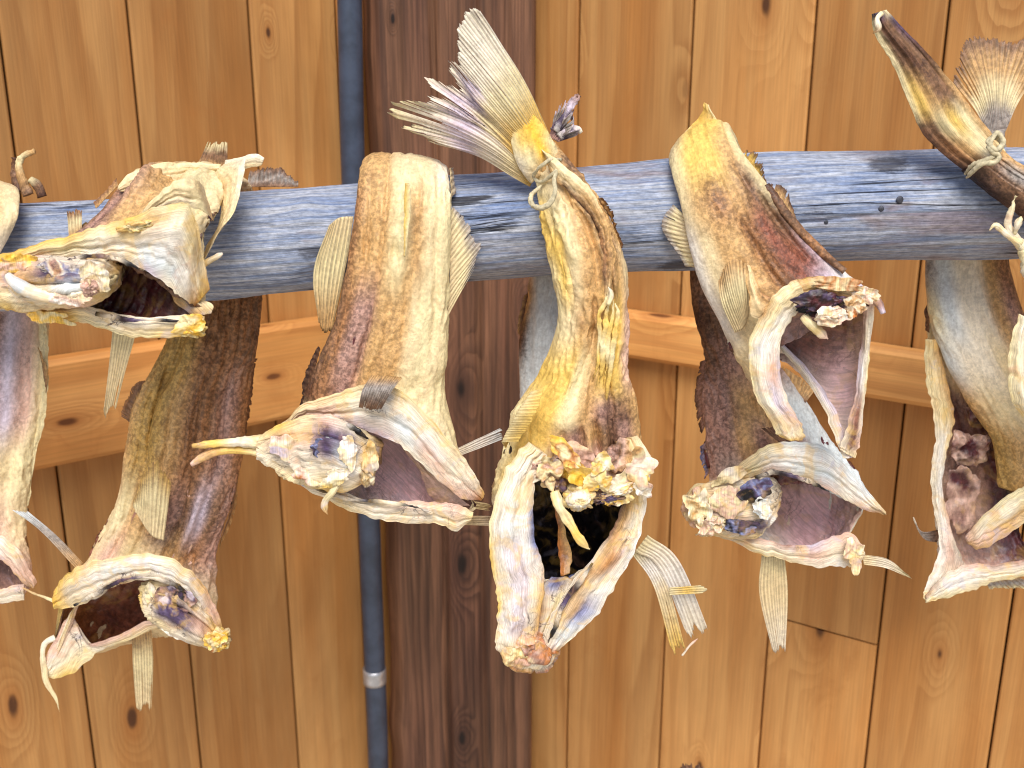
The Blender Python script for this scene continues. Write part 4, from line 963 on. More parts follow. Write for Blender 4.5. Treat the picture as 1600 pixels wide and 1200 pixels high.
# ---- the middle fish with the raised yellow tail
def fish_e():
    r = fish('long yellowish dried fish with ragged raised tail and gaping opening, before the dark post', 850, 240, .86)
    cs = ['yellow', 'cream', 'tan', 'umber', 'tan', 'tan']
    loft('body', [
        (834, 262, 868, 222, .862, .010, .010, ['straw', 'cream', 'tan']),
        (836, 292, 892, 254, .855, .014, .010, ['straw', 'cream', 'tan', 'umber'], {'prof': [(.7, .1, -.004)]}),
        (845, 330, 928, 302, .845, .020, .010, ['yellow', 'straw', 'cream', 'tan', 'umber', 'tan'], {'prof': [(.55, .05, -.005), (.85, .05, -.004)]}),
        (854, 380, 962, 360, .838, .024, .010, ['yellow', 'yellow', 'straw', 'tan', 'tan', 'dbrown', 'tan'], {'prof': [(.30, .06, .005), (.62, .05, -.007), (.9, .03, -.006)]}),
        (864, 430, 980, 420, .834, .026, .012, ['straw', 'yellow', 'cream', 'tan', 'tan', 'umber', 'tan', 'cream'], {'prof': [(.25, .05, -.004), (.58, .05, -.007), (.8, .04, .005)]}),
        (872, 500, 982, 500, .832, .026, .014, ['straw', 'cream', 'tan', 'tan', 'yellow', 'yellow', 'pink'], {'prof': [(.5, .05, -.007), (.62, .04, .006), (.84, .04, -.005)]}),
        (845, 580, 977, 570, .83, .028, .016, ['yellow', 'yellow', 'yellow', 'straw', 'tan', 'yellow', 'yellow', 'pink'], {'prof': [(.45, .05, -.006), (.8, .05, -.005)]}),
        (800, 640, 992, 622, .828, .032, .020, ['straw', 'yellow', 'yellow', 'straw', 'tan', 'mauve', 'umber', 'tan'], {'prof': [(.15, .05, -.008), (.62, .05, -.004), (.78, .04, -.006)]}),
        (792, 674, 998, 656, .827, .031, .022, ['straw', 'yellow', 'yellow', 'tan', 'mauve', 'tan', 'umber', 'mauve', 'tan'], {'prof': [(.42, .03, -.004), (.55, .022, -.007), (.66, .024, -.009), (.78, .024, -.007), (.6, .02, .003), (.72, .02, .003)]}),
        (786, 706, 1002, 688, .826, .032, .024, ['straw', 'yellow', 'straw', 'mauve', 'mauve', 'pink', 'umber', 'mauve', 'tan'], {'prof': [(.44, .03, -.006), (.56, .022, -.010), (.67, .024, -.012), (.79, .024, -.010), (.61, .02, .004), (.73, .02, .004)]}),
        dict(front=[(772, 770, .82), (800, 740, .80), (840, 726, .79), (900, 722, .785), (960, 728, .79), (1000, 742, .80), (1012, 770, .815)],
             back=[(772, 780, .83), (790, 850, .86), (850, 910, .875), (920, 900, .87), (985, 840, .85), (1012, 775, .82)], cf=['straw', 'yellow', 'mauve', 'pink', 'umber', 'mauve', 'cream'], cb='pale'),
        dict(front=[(800, 800, .806), (820, 770, .795), (840, 752, .788), (900, 744, .782), (950, 752, .785), (985, 766, .79), (996, 800, .80)],
             back=[(800, 815, .81), (818, 860, .812), (846, 905, .812), (880, 912, .812), (930, 880, .81), (975, 840, .806), (996, 805, .802)], cf=['white', 'pale', 'cream', 'pink', 'cream'], cb='pale')],
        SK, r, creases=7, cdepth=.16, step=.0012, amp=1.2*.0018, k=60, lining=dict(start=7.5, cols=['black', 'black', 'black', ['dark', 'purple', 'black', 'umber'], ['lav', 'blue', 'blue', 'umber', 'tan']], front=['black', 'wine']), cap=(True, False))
    # two long collar bones meeting at the chin
    band('collar_bone', [(826, 690, 862, 716, .798, ['cream', 'pale', 'pale']), (795, 726, 842, 742, .792, ['straw', 'white', 'pale', 'pink']), (776, 772, 834, 770, .788, ['straw', 'white', 'pale', 'pale']), (765, 826, 832, 808, .784, ['straw', 'white', 'ice', 'white', 'blue']),
                         (766, 874, 838, 852, .782, ['yellow', 'white', 'lav', 'white', 'blue']), (774, 916, 850, 886, .78, ['straw', 'pale', 'lav', 'white', 'stain']), (780, 948, 850, 920, .778, ['yellow', 'white', 'lav', 'pale', 'tan']),
                         (776, 982, 842, 970, .776, ['pale', 'white', 'lav', 'stain', 'tan']), (776, 1010, 836, 1010, .776, ['pale', 'cream', 'pink']), (788, 1030, 828, 1034, .778, ['tan', 'pink'])], r, bf=.013, bb=.006, amp=.0013)
    band('collar_bone', [(962, 690, 996, 680, .80, ['tan', 'cream']), (976, 742, 1018, 722, .794, ['pink', 'cream', 'pale']), (972, 784, 1010, 768, .790, ['umber', 'tan', 'cream', 'pale']), (958, 826, 1004, 822, .786, ['umber', 'tan', 'stain', 'pale', 'white']),
                         (924, 874, 986, 872, .782, ['stain', 'tan', 'rust', 'stain', 'white']), (894, 908, 958, 920, .780, ['stain', 'tan', 'stain', 'white', 'pale']), (872, 944, 930, 962, .778, ['stain', 'tan', 'blue', 'white']),
                         (852, 982, 892, 998, .777, ['stain', 'pale', 'ice', 'pale']), (840, 1012, 868, 1022, .778, ['pale', 'pink', 'tan']), (834, 1030, 846, 1038, .78, ['pink', 'tan'])], r, bf=.010, bb=.006, amp=.0013)
    band('throat_skin', [(862, 902, 884, 902, .80, ['blue', 'purple', 'stain', 'umber']), (848, 916, 902, 910, .792, ['stain', 'blue', 'purple', 'stain', 'tan']), (844, 940, 890, 934, .786, ['tan', 'stain', 'straw', 'stain']), (836, 985, 862, 980, .784, ['rust', 'stain', 'straw', 'stain']), (828, 1020, 845, 1020, .784, ['pink', 'tan'])], r, bf=.004, bb=.004, amp=.0020, k=120)
    lump('chin', 826, 1014, .784, 52, 38, .020, BO, r, ('pale', 'tan', 'pink', 'rust', 'mauve', 'cream'), amp=.22, k=2.0, rot=-.35)
    torn('torn_skin', 840, 1018, .766, 50, 34, BO, r, ('pink', 'tan', 'mauve', 'rust'), -.4, amp=.004, rag=.4)
    torn('torn_skin', 806, 1024, .768, 44, 46, BO, r, ('straw', 'tan', 'pale'), .3, amp=.004, rag=.35)
    band('wall_glimpse', [(866, 790, 872, 788, .805), (872, 830, 882, 826, .812), (874, 870, 892, 866, .81), (876, 900, 890, 896, .802)], r, bf=.002, bb=.002, cols=['rust', 'tan'], mat=LI)  # tan strip added in place of wall wood glimpsed through the opening
    strand('dark_membrane', [(926, 880, .775, 2), (904, 912, .773, 4), (880, 948, .772, 3.5), (866, 984, .771, 4), (856, 1004, .772, 2)], CR, r, ['black', 'stain', 'dark', 'purple', 'stain', 'black', 'dark'], .5, .0012, k=200)
    band('left_cheek', [(828, 700, 850, 706, .80), (806, 735, 838, 740, .80)], r, bf=.004, bb=.003, cols=['cream', 'pale'])
    # broken spine and fat in the opening
    lump('spine_stump', 905, 772, .775, 30, 24, .016, CR, r, ('cream', 'yellow', 'straw', 'tan'), amp=.3, holes=((0.0, -.25, .55, .35, 'white'),))
    lump('vertebra', 904, 780, .760, 21, 15, .007, BO, r, ('white', 'pale', 'straw'), amp=.12, holes=((.05, -.05, .5, .35, 'straw'),), rot=.2)
    lump('fat_crumb', 896, 736, .774, 30, 18, .010, CR, r, ('fat', 'yellow', 'rust', 'fat'), amp=.38, k=2.6, rot=-.7)
    lump('fat_crumb', 968, 764, .774, 34, 14, .010, CR, r, ('pale', 'yellow', 'pink', 'straw'), amp=.38, k=2.6, rot=.35)
    for tx, ty, tw_, th_, ro, cl in ((880, 706, 60, 30, -.8, ('fat', 'yellow', 'rust', 'straw')), (908, 742, 62, 40, -.5, ('fat', 'fat', 'yellow', 'rust')), (934, 752, 46, 40, .3, ('fat', 'straw', 'yellow')), (940, 726, 40, 34, .9, ('pale', 'straw', 'yellow', 'tan')), (980, 752, 64, 36, .5, ('pale', 'straw', 'pink', 'yellow')), (1000, 730, 48, 60, .2, ('pale', 'pink', 'straw', 'tan')), (964, 778, 50, 28, .3, ('yellow', 'straw', 'fat', 'pale')), (858, 730, 40, 44, .4, ('umber', 'straw', 'tan', 'pink')), (1006, 762, 30, 40, .3, ('pale', 'white', 'pink'))):
        torn('torn_flesh', tx, ty, .764 if tx < 960 else .770, tw_, th_, CR, r, cl, ro, amp=.0045, rag=.45, k=1.8)
    lump('flesh_crumb', 868, 746, .778, 18, 24, .010, CR, r, ('umber', 'purple', 'tan', 'straw'), amp=.5, rot=.3)
    lump('flesh_crumb', 945, 776, .776, 34, 14, .010, CR, r, ('purple', 'umber', 'dark', 'tan'), amp=.45)
    for tx, ty, tw_, th_, ro, cl, dd in ((900, 714, 76, 40, -.4, ('mauve', 'pink', 'yellow'), .778), (966, 714, 40, 56, -.2, ('mauve', 'umber', 'pink', 'tan'), .786)):
        torn('torn_skin', tx, ty, dd, tw_, th_, SK, r, cl, ro, amp=.007, rag=.3, k=1.1, tilt=(0, .12))
    strand('skin_shred', [(866, 768, .765, 7), (872, 790, .758, 8), (884, 812, .756, 8), (900, 834, .756, 8), (916, 854, .756, 7), (922, 858, .756, 3)], BO, r, ['cream', 'straw', 'yellow', 'straw'], .35, .0014, k=110)
    strand('skin_shred', [(862, 700, .775, 6), (858, 740, .77, 7), (864, 770, .765, 6)], BO, r, ['tan', 'cream'], .6, .001)
    for q, (x0, x1, x2) in enumerate(((938, 940, 934), (948, 946, 942), (957, 954, 948), (966, 962, 954))):
        strand('fat_strip', [(952+q*3, 462+q*4, .804, 2), (x0, 490, .804, 3), (x1-3, 526, .803, 3.4), (x2-q, 566+q*9, .804, 3), (x2-8, 596+q*12, .806, 1.2)], SK, r, ['straw', 'yellow', 'straw', 'yellow', 'olive'], .5, .0013, k=140)
    strand('skin_shred', [(950, 476, .80, 3), (956, 460, .80, 4), (950, 448, .80, 2)], BO, r, ['straw', 'pale'], 1, .0006)
    fin('pectoral_fin', [(838, 612, .80), (810, 660, .802), (790, 700, .806)], [(852, 606, .784), (836, 650, .78), (812, 690, .79)], FI, r, rays=18, ragged=.05, split=.0, amp=.0003, dark='olive', cols=('yellow', 'straw', 'yellow'), mid=[(830, 612, .784), (804, 652, .786), (786, 690, .796)])
    band('skin_fold', [(846, 232, 850, 242, .846), (868, 248, 862, 272, .836), (896, 270, 886, 296, .829, ['straw', 'cream', 'umber']), (924, 300, 912, 322, .824, ['cream', 'tan', 'dbrown']), (946, 340, 932, 352, .820, ['tan', 'tan', 'dbrown']), (958, 384, 940, 388, .816, ['tan', 'brown']), (958, 430, 944, 428, .812, ['tan', 'umber']), (950, 468, 944, 466, .81)], r, bf=.007, bb=.006, cols=['straw', 'cream', 'tan'], mat=SK, amp=.0012)
    fin('dorsal_fin', [(934, 310, .838), (956, 345, .836), (968, 385, .834)], [(944, 308, .832), (966, 346, .828), (974, 388, .828)], FI, r, rays=9, ragged=.45, split=.6, cols=('umber', 'tan', 'dbrown'))
    # tail
    fin('tail_fin', [(868, 230, .858), (858, 240, .857), (848, 252, .857)], [(747, 14, .838), (728, 13, .842), (715, 38, .846), (713, 64, .848), (716, 104, .85)],
        FI, r, rays=16, ragged=.04, split=.12, cols=('fat', 'yellow', 'straw', 'pale', 'pale'), mid=[(814, 118, .846), (792, 148, .84), (770, 168, .842)], amp=.0007, wav=.003, dark='grey')
    fin('tail_fin', [(848, 252, .858), (840, 264, .858), (834, 276, .859)], [(708, 82, .85), (696, 88, .852), (700, 116, .854), (666, 118, .858), (654, 134, .858), (640, 156, .86)],
        FI, r, rays=13, ragged=.16, split=.8, cols=('fat', 'yellow', 'straw', 'lav', 'pale'), mid=[(772, 166, .843), (758, 186, .846), (748, 200, .85)], amp=.0008, wav=.007, dark='mauve')
    fin('tail_fin', [(836, 274, .86), (832, 284, .86), (828, 292, .861)], [(640, 150, .862), (610, 158, .868), (602, 172, .870), (614, 192, .872), (668, 216, .868)],
        FI, r, rays=11, ragged=.13, split=.85, cols=('yellow', 'straw', 'pale', 'lav', 'pale', 'straw'), mid=[(750, 198, .849), (738, 216, .85), (744, 246, .858)], amp=.0008, wav=.006, dark='mauve')
    loft('tail_root', [(800, 190, 826, 172, .848, .0015, .002, ['yellow', 'fat']), (800, 226, 850, 196, .850, .004, .005, ['straw', 'yellow', 'fat', 'yellow']), (812, 262, 864, 220, .853, .008, .007, ['pale', 'straw', 'fat', 'straw']), (830, 286, 874, 242, .857, .010, .008, ['cream', 'tan', 'straw'])], SK, r, amp=.0012, k=90, creases=6, cdepth=.2)
    fin('fin_tatter', [(858, 214, .87), (872, 222, .87)], [(870, 164, .88), (894, 150, .884), (906, 158, .882), (902, 186, .88), (908, 210, .88)], FI, r, rays=10, ragged=.45, split=.9, cols=('mauve', 'purple', 'grey', 'lav'), wav=.012)
    strand('fin_ray', [(866, 205, .872, 8), (880, 186, .876, 5), (896, 158, .878, 6), (905, 148, .878, 4)], FI, r, ['grey', 'purple', 'lav', 'mauve'], .6, .002, k=200)
    strand('fin_ray', [(872, 214, .872, 7), (888, 202, .876, 5), (902, 202, .878, 5), (908, 208, .878, 2)], FI, r, ['grey', 'lav', 'pale'], .6, .0018, k=200)
    # pelvic fins hanging at the right
    fin('pelvic_fin', [(992, 862, .815), (1012, 836, .815)], [(1078, 1004, .83), (1110, 992, .83)], FI, r, rays=6, ragged=.10, split=.5, cols=('straw', 'pale', 'white', 'pale'), mid=[(1030, 890, .818), (1062, 878, .818)])
    fin('pelvic_fin', [(988, 866, .818), (1002, 850, .818)], [(1052, 1030, .826), (1072, 1018, .826)], FI, r, rays=5, ragged=.08, split=.4, cols=('straw', 'white', 'cream', 'yellow'), mid=[(1022, 918, .82), (1042, 912, .82)])
    fin('pelvic_fin', [(1046, 918, .812), (1046, 930, .812)], [(1106, 914, .816), (1104, 926, .816)], FI, r, rays=3, ragged=.3, split=.5, cols=('straw', 'yellow', 'straw'))
    strand('skin_shred', [(1066, 1024, .828, 2), (1076, 1010, .828, 1.5), (1090, 998, .828, 2)], FI, r, ['pale', 'pink'], 1, .0005)
fish_e()
tw = strand('twine', [(876, 250, .846, 4), (860, 250, .836, 4), (842, 262, .836, 4), (834, 276, .846, 4), (846, 284, .842, 4), (866, 270, .832, 4), (872, 262, .836, 4), (866, 280, .826, 4.5), (868, 298, .820, 5), (862, 315, .818, 5.5), (848, 324, .82, 5.5), (833, 321, .826, 5), (829, 308, .832, 4.5), (838, 297, .838, 4), (846, 290, .843, 3)], MAT['twine'], None, 'pale', 1, .0012, k=240)
tag(tw, 'pale twine looped round the raised tail of the yellowish middle fish', 'twine', 'twine tying the tails')

# ---- the partner of the middle fish, behind the pole
def fish_f():
    r = fish('narrow bluish white dried fish mostly hidden behind the yellowish middle one', 845, 400, .95)
    loft('body', [(826, 400, 890, 400, .962, .01, .008, ['ice', 'grey']), (824, 460, 905, 460, .955, .014, .01, ['tan', 'ice', 'ice', 'grey', 'tan']), (812, 530, 915, 530, .948, .018, .012, ['dbrown', 'ice', 'ice', 'pale', 'tan'], {'prof': [(.15, .05, -.004)]}), (812, 600, 930, 600, .94, .02, .014, ['ice', 'ice', 'pale', 'tan']),
                  (815, 660, 940, 660, .935, .02, .014, ['ice', 'pale', 'tan']), (850, 720, 940, 720, .93, .014, .012, ['pale', 'tan'])], SK, r, creases=4, cdepth=.12, step=.0012, amp=1.2*.0008)
    fin('anal_fin', [(826, 456, .955), (814, 520, .95), (812, 560, .948)], [(818, 462, .958), (808, 500, .955), (810, 560, .952)], FI, r, rays=7, ragged=.5, cols=('dbrown', 'tan'))
fish_f()

# ---- right front fish
def fish_g():
    r = fish('reddish brown dried fish with yellow top, leaning over the pole with two prongs below', 1095, 210, .88)
    c = ['white', 'cream', 'tan', 'tan', 'brown', 'red', 'red', 'lav']
    loft('body', [
        (1085, 320, 1170, 290, .955, .01, .008, ['tan', 'tan'], {'ang': 165}),
        (1058, 262, 1160, 238, .925, .012, .008, ['cream', 'straw', 'straw'], {'ang': 120}),
        (1046, 244, 1142, 206, .885, .018, .008, ['cream', 'yellow', 'yellow', 'straw'], {'ang': 80}),
        (1050, 270, 1158, 236, .858, .012, .008, ['straw', 'yellow', 'yellow', 'tan', 'straw'], {'ang': 40}),
        (1066, 330, 1194, 280, .84, .016, .008, ['cream', 'tan', 'brown', 'tan', 'umber', 'straw'], {'prof': [(.78, .04, -.005)]}),
        (1078, 390, 1232, 334, .835, .020, .010, ['white', 'cream', 'tan', 'tan', 'brown', 'red', 'umber', 'dbrown'], {'prof': [(.55, .03, -.003), (.85, .04, -.005)]}),
        (1096, 452, 1278, 386, .83, .024, .014, c, {'prof': [(.55, .03, -.004), (.85, .03, -.003)]}),
        (1124, 505, 1322, 426, .825, .026, .018, ['white', 'cream', 'straw', 'tan', 'brown', 'red', 'lav', 'white'], {'prof': [(.3, .06, -.005)]}),
        (1150, 560, 1352, 452, .822, .022, .022, ['cream', 'cream', 'cream', 'tan', 'tan', 'red', 'mauve', 'lav']),
        dict(front=[(1178, 600, .82), (1186, 545, .80), (1206, 500, .79), (1240, 468, .785), (1290, 450, .786), (1340, 456, .792), (1364, 472, .80)],
             back=[(1182, 620, .83), (1212, 555, .845), (1262, 592, .85), (1306, 655, .842), (1345, 600, .83), (1364, 490, .81)], cf=['cream', 'straw', 'cream', 'tan', 'tan'], cb=['pale', 'lav', 'pale']),
        dict(front=[(1200, 630, .815), (1212, 560, .797), (1222, 514, .788), (1246, 482, .782), (1292, 462, .782), (1336, 464, .788), (1362, 476, .796)],
             back=[(1204, 630, .82), (1216, 545, .832), (1258, 585, .836), (1290, 640, .832), (1316, 694, .826), (1345, 640, .816), (1360, 490, .80)], cf=['pale', 'white', 'cream', 'tan', 'pink'], cb=['pale', 'lav', 'pale'])],
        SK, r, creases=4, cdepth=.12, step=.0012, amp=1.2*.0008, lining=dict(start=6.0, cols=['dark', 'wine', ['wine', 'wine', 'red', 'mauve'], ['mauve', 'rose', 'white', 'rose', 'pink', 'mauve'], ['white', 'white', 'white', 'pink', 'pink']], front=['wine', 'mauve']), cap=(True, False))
    band('collar_bone', [(1246, 436, 1262, 474, .786, ['tan', 'cream', 'tan']), (1222, 450, 1248, 486, .784, ['straw', 'cream', 'pale']), (1196, 480, 1230, 506, .783, ['tan', 'straw', 'white', 'pale']), (1176, 522, 1218, 538, .783, ['straw', 'white', 'white', 'pale']),
                         (1172, 568, 1218, 580, .783, ['straw', 'pale', 'white', 'pink', 'lav']), (1180, 616, 1228, 622, .784, ['straw', 'white', 'lav', 'pale']), (1200, 650, 1244, 652, .786, ['cream', 'pale', 'lav', 'pink']), (1214, 676, 1254, 674, .788, ['straw', 'pale', 'cream']), (1222, 684, 1254, 688, .79, ['yellow', 'tan'])], r, bf=.009, bb=.005, amp=.0011)
    band('collar_bone', [(1246, 436, 1254, 470, .788), (1280, 432, 1282, 458, .785, ['tan', 'cream', 'umber']), (1318, 440, 1318, 462, .786, ['tan', 'straw', 'tan']), (1348, 448, 1346, 470, .79, ['umber', 'cream', 'pink']), (1374, 462, 1366, 478, .796, ['mauve', 'pink'])], r, bf=.007, bb=.004, cols=['tan', 'cream'], amp=.0018, k=140)
    strand('bone_spike', [(1362, 462, .79, 8), (1374, 476, .788, 6), (1380, 490, .786, 3)], BO, r, ['pink', 'mauve', 'lav'], .7, .0008)
    band('side_rim', [(1350, 476, 1362, 478, .80), (1348, 520, 1358, 530, .806, ['mauve', 'pale', 'straw']), (1340, 580, 1356, 588, .81, ['lav', 'white', 'straw']), (1330, 640, 1348, 650, .812, ['pink', 'red', 'pale']), (1316, 690, 1342, 692, .812, ['pale', 'wine', 'pink']), (1312, 702, 1336, 716, .812, ['pale', 'cream'])], r, bf=.006, bb=.004, cols=['pink', 'pale'], amp=.0012)
    band('inner_rim', [(1216, 540, 1222, 536, .826), (1252, 582, 1262, 578, .828), (1284, 634, 1300, 630, .824), (1306, 690, 1322, 688, .818), (1318, 716, 1334, 714, .812)], r, bf=.003, bb=.003, cols=['pale', 'lav'])
    lump('eye_remnant', 1284, 474, 0.7780, 44, 18, .005, CR, r, ('black', 'black', 'purple', 'wine', 'black'), amp=.35, rot=.1)
    lump('bone_crumb', 1300, 492, .768, 24, 13, .009, CR, r, ('white', 'pale', 'pink', 'cream'), amp=.35)
    torn('torn_flesh', 1334, 478, .768, 40, 40, CR, r, ('umber', 'tan', 'pale', 'rust'), .3, amp=.005, rag=.5)
    torn('torn_flesh', 1298, 494, .762, 50, 30, BO, r, ('white', 'pale', 'pink'), .1, amp=.004, rag=.35)
    torn('torn_flesh', 1276, 470, .768, 70, 34, CR, r, ('black', 'purple', 'dark', 'wine'), .1, amp=.004, rag=.4)
    torn('torn_skin', 1310, 446, .778, 90, 22, BO, r, ('tan', 'straw', 'rust', 'cream'), -.1, amp=.004, rag=.5)
    torn('torn_skin', 1352, 460, .780, 50, 24, BO, r, ('cream', 'pink', 'pale', 'tan'), -.4, amp=.004, rag=.5)
    strand('skin_shred', [(1254, 494, .776, 5), (1268, 508, .770, 6), (1282, 520, .768, 6), (1294, 530, .768, 5)], BO, r, ['cream', 'straw', 'pink'], .6, .001)
    fin('pectoral_fin', [(1148, 520, .802), (1162, 512, .80), (1170, 492, .80)], [(1122, 436, .802), (1140, 406, .797), (1172, 410, .799)], FI, r, rays=13, ragged=.05, split=.1, cols=('cream', 'straw', 'tan'), dark='dbrown', mid=[(1128, 476, .794), (1150, 456, .79), (1172, 452, .794)], amp=.0006)
    band('cheek_fold', [(1164, 412, 1172, 414, .80), (1166, 440, 1182, 438, .792), (1170, 470, 1196, 462, .788, ['tan', 'cream', 'tan', 'brown']), (1180, 496, 1226, 466, .786, ['cream', 'tan', 'tan']), (1206, 500, 1240, 470, .787)], r, bf=.006, bb=.004, cols=['tan', 'cream', 'tan'], mat=SK, amp=.001)
    fin('anal_fin', [(1068, 335, .845), (1076, 375, .842), (1088, 418, .84)], [(1050, 318, .85), (1032, 352, .852), (1072, 416, .846)], FI, r, rays=13, ragged=.08, cols=('cream', 'straw', 'grey'))
    fin('dorsal_fin', [(1160, 248, .855), (1180, 280, .85), (1200, 312, .845)], [(1168, 232, .852), (1188, 240, .848), (1200, 300, .842)], FI, r, rays=9, ragged=.3, split=.6, cols=('yellow', 'yellow', 'umber'))
    fin('back_fin', [(1200, 308, .845), (1224, 336, .84), (1246, 362, .836)], [(1206, 284, .848), (1228, 292, .846), (1246, 346, .84)], FI, r, rays=9, ragged=.15, cols=('umber', 'tan', 'dbrown'))
    strand('back_ridge', [(1196, 290, .836, 6), (1222, 326, .828, 7), (1252, 362, .824, 7), (1286, 396, .82, 7), (1320, 424, .814, 6)], SK, r, ['dbrown', 'umber', 'brown', 'umber'], .7, .001)
    band('skin_tip', [(1066, 212, 1092, 232, .89, ['straw', 'yellow']), (1084, 192, 1122, 216, .89, ['yellow', 'yellow']), (1098, 178, 1124, 196, .888, ['yellow', 'straw']), (1099, 166, 1112, 176, .886), (1100, 160, 1108, 164, .886)], r, bf=.003, bb=.003, cols=['yellow', 'straw'], mat=SK, amp=.001)
fish_g()

# ---- right rear fish below it
def fish_h():
    r = fish('grey brown dried fish hanging behind the pole, under the leaning reddish one', 1130, 380, .95)
    loft('body', [
        (1080, 330, 1180, 330, .965, .01, .008, ['umber', 'mauve']),
        (1078, 440, 1170, 430, .962, .012, .010, ['umber', 'mauve', 'mauve']),
        (1086, 500, 1180, 500, .955, .014, .012, ['dbrown', 'umber', 'mauve', 'mauve']),
        (1102, 555, 1210, 560, .945, .020, .014, ['umber', 'mauve', 'tan', 'mauve']),
        (1098, 610, 1262, 632, .935, .026, .018, ['mauve', 'mauve', 'tan', 'tan', 'mauve', 'ice', 'ice'], {'prof': [(.62, .06, -.007)]}),
        (1100, 670, 1298, 690, .925, .028, .020, ['mauve', 'mauve', 'tan', 'mauve', 'tan', 'mauve', 'ice', 'ice'], {'prof': [(.6, .05, -.006)]}),
        (1108, 735, 1340, 738, .915, .026, .022, ['mauve', 'grey', 'mauve', 'tan', 'pale', 'ice', 'ice']),
        dict(front=[(1110, 770, .905), (1150, 745, .89), (1200, 725, .88), (1250, 732, .88), (1300, 755, .885), (1350, 780, .894)],
             back=[(1110, 790, .92), (1160, 830, .945), (1230, 850, .945), (1290, 840, .93), (1345, 790, .90)], cf=['pale', 'cream', 'pale', 'ice'], cb='pale'),
        dict(front=[(1108, 785, .90), (1150, 756, .884), (1210, 738, .874), (1260, 748, .875), (1305, 772, .882), (1350, 792, .892)],
             back=[(1108, 800, .902), (1145, 834, .898), (1200, 852, .896), (1260, 862, .896), (1310, 858, .896), (1350, 800, .895)], cf=['cream', 'pink', 'pale', 'ice', 'ice'], cb='pale')],
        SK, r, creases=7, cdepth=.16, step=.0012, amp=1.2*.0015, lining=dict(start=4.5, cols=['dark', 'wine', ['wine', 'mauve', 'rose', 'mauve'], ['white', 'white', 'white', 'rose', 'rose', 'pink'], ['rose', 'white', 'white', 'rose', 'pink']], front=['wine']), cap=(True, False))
    band('collar_bone', [(1108, 758, 1116, 786, .886, ['cream', 'straw']), (1140, 736, 1148, 760, .878, ['straw', 'pink', 'cream']), (1168, 716, 1178, 744, .872, ['cream', 'straw', 'pale']), (1200, 696, 1210, 740, .866, ['straw', 'white', 'pink']), (1246, 690, 1254, 748, .862, ['ice', 'white', 'ice', 'pale']),
                         (1290, 700, 1294, 766, .864, ['ice', 'white', 'ice', 'pink']), (1326, 732, 1322, 780, .870, ['ice', 'white', 'pale']), (1356, 766, 1350, 796, .876, ['ice', 'white', 'pink']), (1384, 800, 1380, 804, .882, ['cream', 'tan'])], r, bf=.009, bb=.004, amp=.0010)
    loft('head_stub', [(1070, 788, 1072, 802, .882, .006, .006, ['cream', 'straw']), (1086, 758, 1092, 826, .878, .012, .010, ['straw', 'cream', 'pale']), (1115, 752, 1124, 838, .872, .016, .012, ['cream', 'pink', 'pale', 'cream']), (1150, 752, 1158, 840, .87, .015, .012, ['pale', 'cream', 'pink', 'stain']),
                       (1182, 746, 1186, 838, .872, .013, .012, ['pale', 'purple', 'pale', 'purple', 'cream']), (1206, 746, 1204, 812, .876, .009, .010, ['pale', 'stain', 'white']), (1220, 762, 1216, 790, .886, .004, .006, ['stain', 'tan'])], BO, r, amp=.0032, k=85, creases=7, cdepth=.3, p=1.5)
    lump('bone_crumb', 1090, 794, .864, 23, 30, .010, CR, r, ('pale', 'straw', 'cream', 'pink', 'tan'), amp=.4, k=3.0, holes=((.2, .1, .35, .5, 'umber'),))
    lump('bone_crumb', 1116, 812, .862, 24, 20, .010, CR, r, ('straw', 'pale', 'cream', 'tan'), amp=.4, k=3.0)
    strand('dark_membrane', [(1180, 746, .866, 2), (1212, 738, .860, 4), (1254, 748, .857, 2.5), (1296, 768, .859, 3)], CR, r, ['black', 'stain', 'dark', 'purple', 'stain', 'black', 'dark'], .5, .0012, k=200)
    torn('torn_flesh', 1180, 764, .852, 56, 36, CR, r, ('purple', 'blue', 'purple', 'black'), .4, amp=.003, rag=.35)
    torn('torn_flesh', 1158, 822, .854, 54, 28, CR, r, ('purple', 'black', 'blue', 'umber'), .0, amp=.003, rag=.4)
    torn('torn_flesh', 1190, 794, .850, 36, 34, BO, r, ('white', 'ice', 'pale'), .2, amp=.004, rag=.4)
    torn('torn_flesh', 1136, 782, .854, 60, 60, BO, r, ('pale', 'cream', 'pink', 'straw'), .2, amp=.004, rag=.35)
    torn('torn_flesh', 1090, 790, .850, 40, 60, BO, r, ('pale', 'straw', 'cream', 'tan'), .1, amp=.006, rag=.6, k=3)
    torn('torn_flesh', 1110, 822, .850, 44, 36, BO, r, ('straw', 'pale', 'pink', 'cream'), .4, amp=.006, rag=.6, k=3)
    torn('torn_skin', 1140, 744, .862, 60, 26, BO, r, ('straw', 'cream', 'pale'), .5, amp=.003, rag=.4)
    band('lower_rim', [(1120, 826, 1122, 838, .885), (1150, 832, 1150, 848, .882, ['cream', 'pale']), (1190, 842, 1190, 866, .88, ['pink', 'pale', 'straw']), (1230, 852, 1232, 876, .88, ['mauve', 'pale', 'cream']), (1270, 852, 1272, 884, .88, ['lav', 'pink', 'pale']), (1306, 838, 1312, 884, .881, ['pink', 'pale', 'white']), (1332, 834, 1334, 884, .883, ['pink', 'cream']), (1350, 858, 1350, 872, .885)], r, bf=.006, bb=.004, cols=['pale', 'cream'], amp=.0013)
    torn('torn_skin', 1336, 868, .872, 40, 56, BO, r, ('pale', 'straw', 'pink', 'cream'), .2, amp=.004, rag=.55)
    fin('pelvic_fin', [(1190, 868, .893), (1226, 872, .893)], [(1209, 1024, .90), (1227, 1020, .90)], FI, r, rays=9, ragged=.05, split=.2, cols=('straw', 'cream', 'pale'), mid=[(1187, 930, .895), (1231, 930, .895)], amp=.0009)
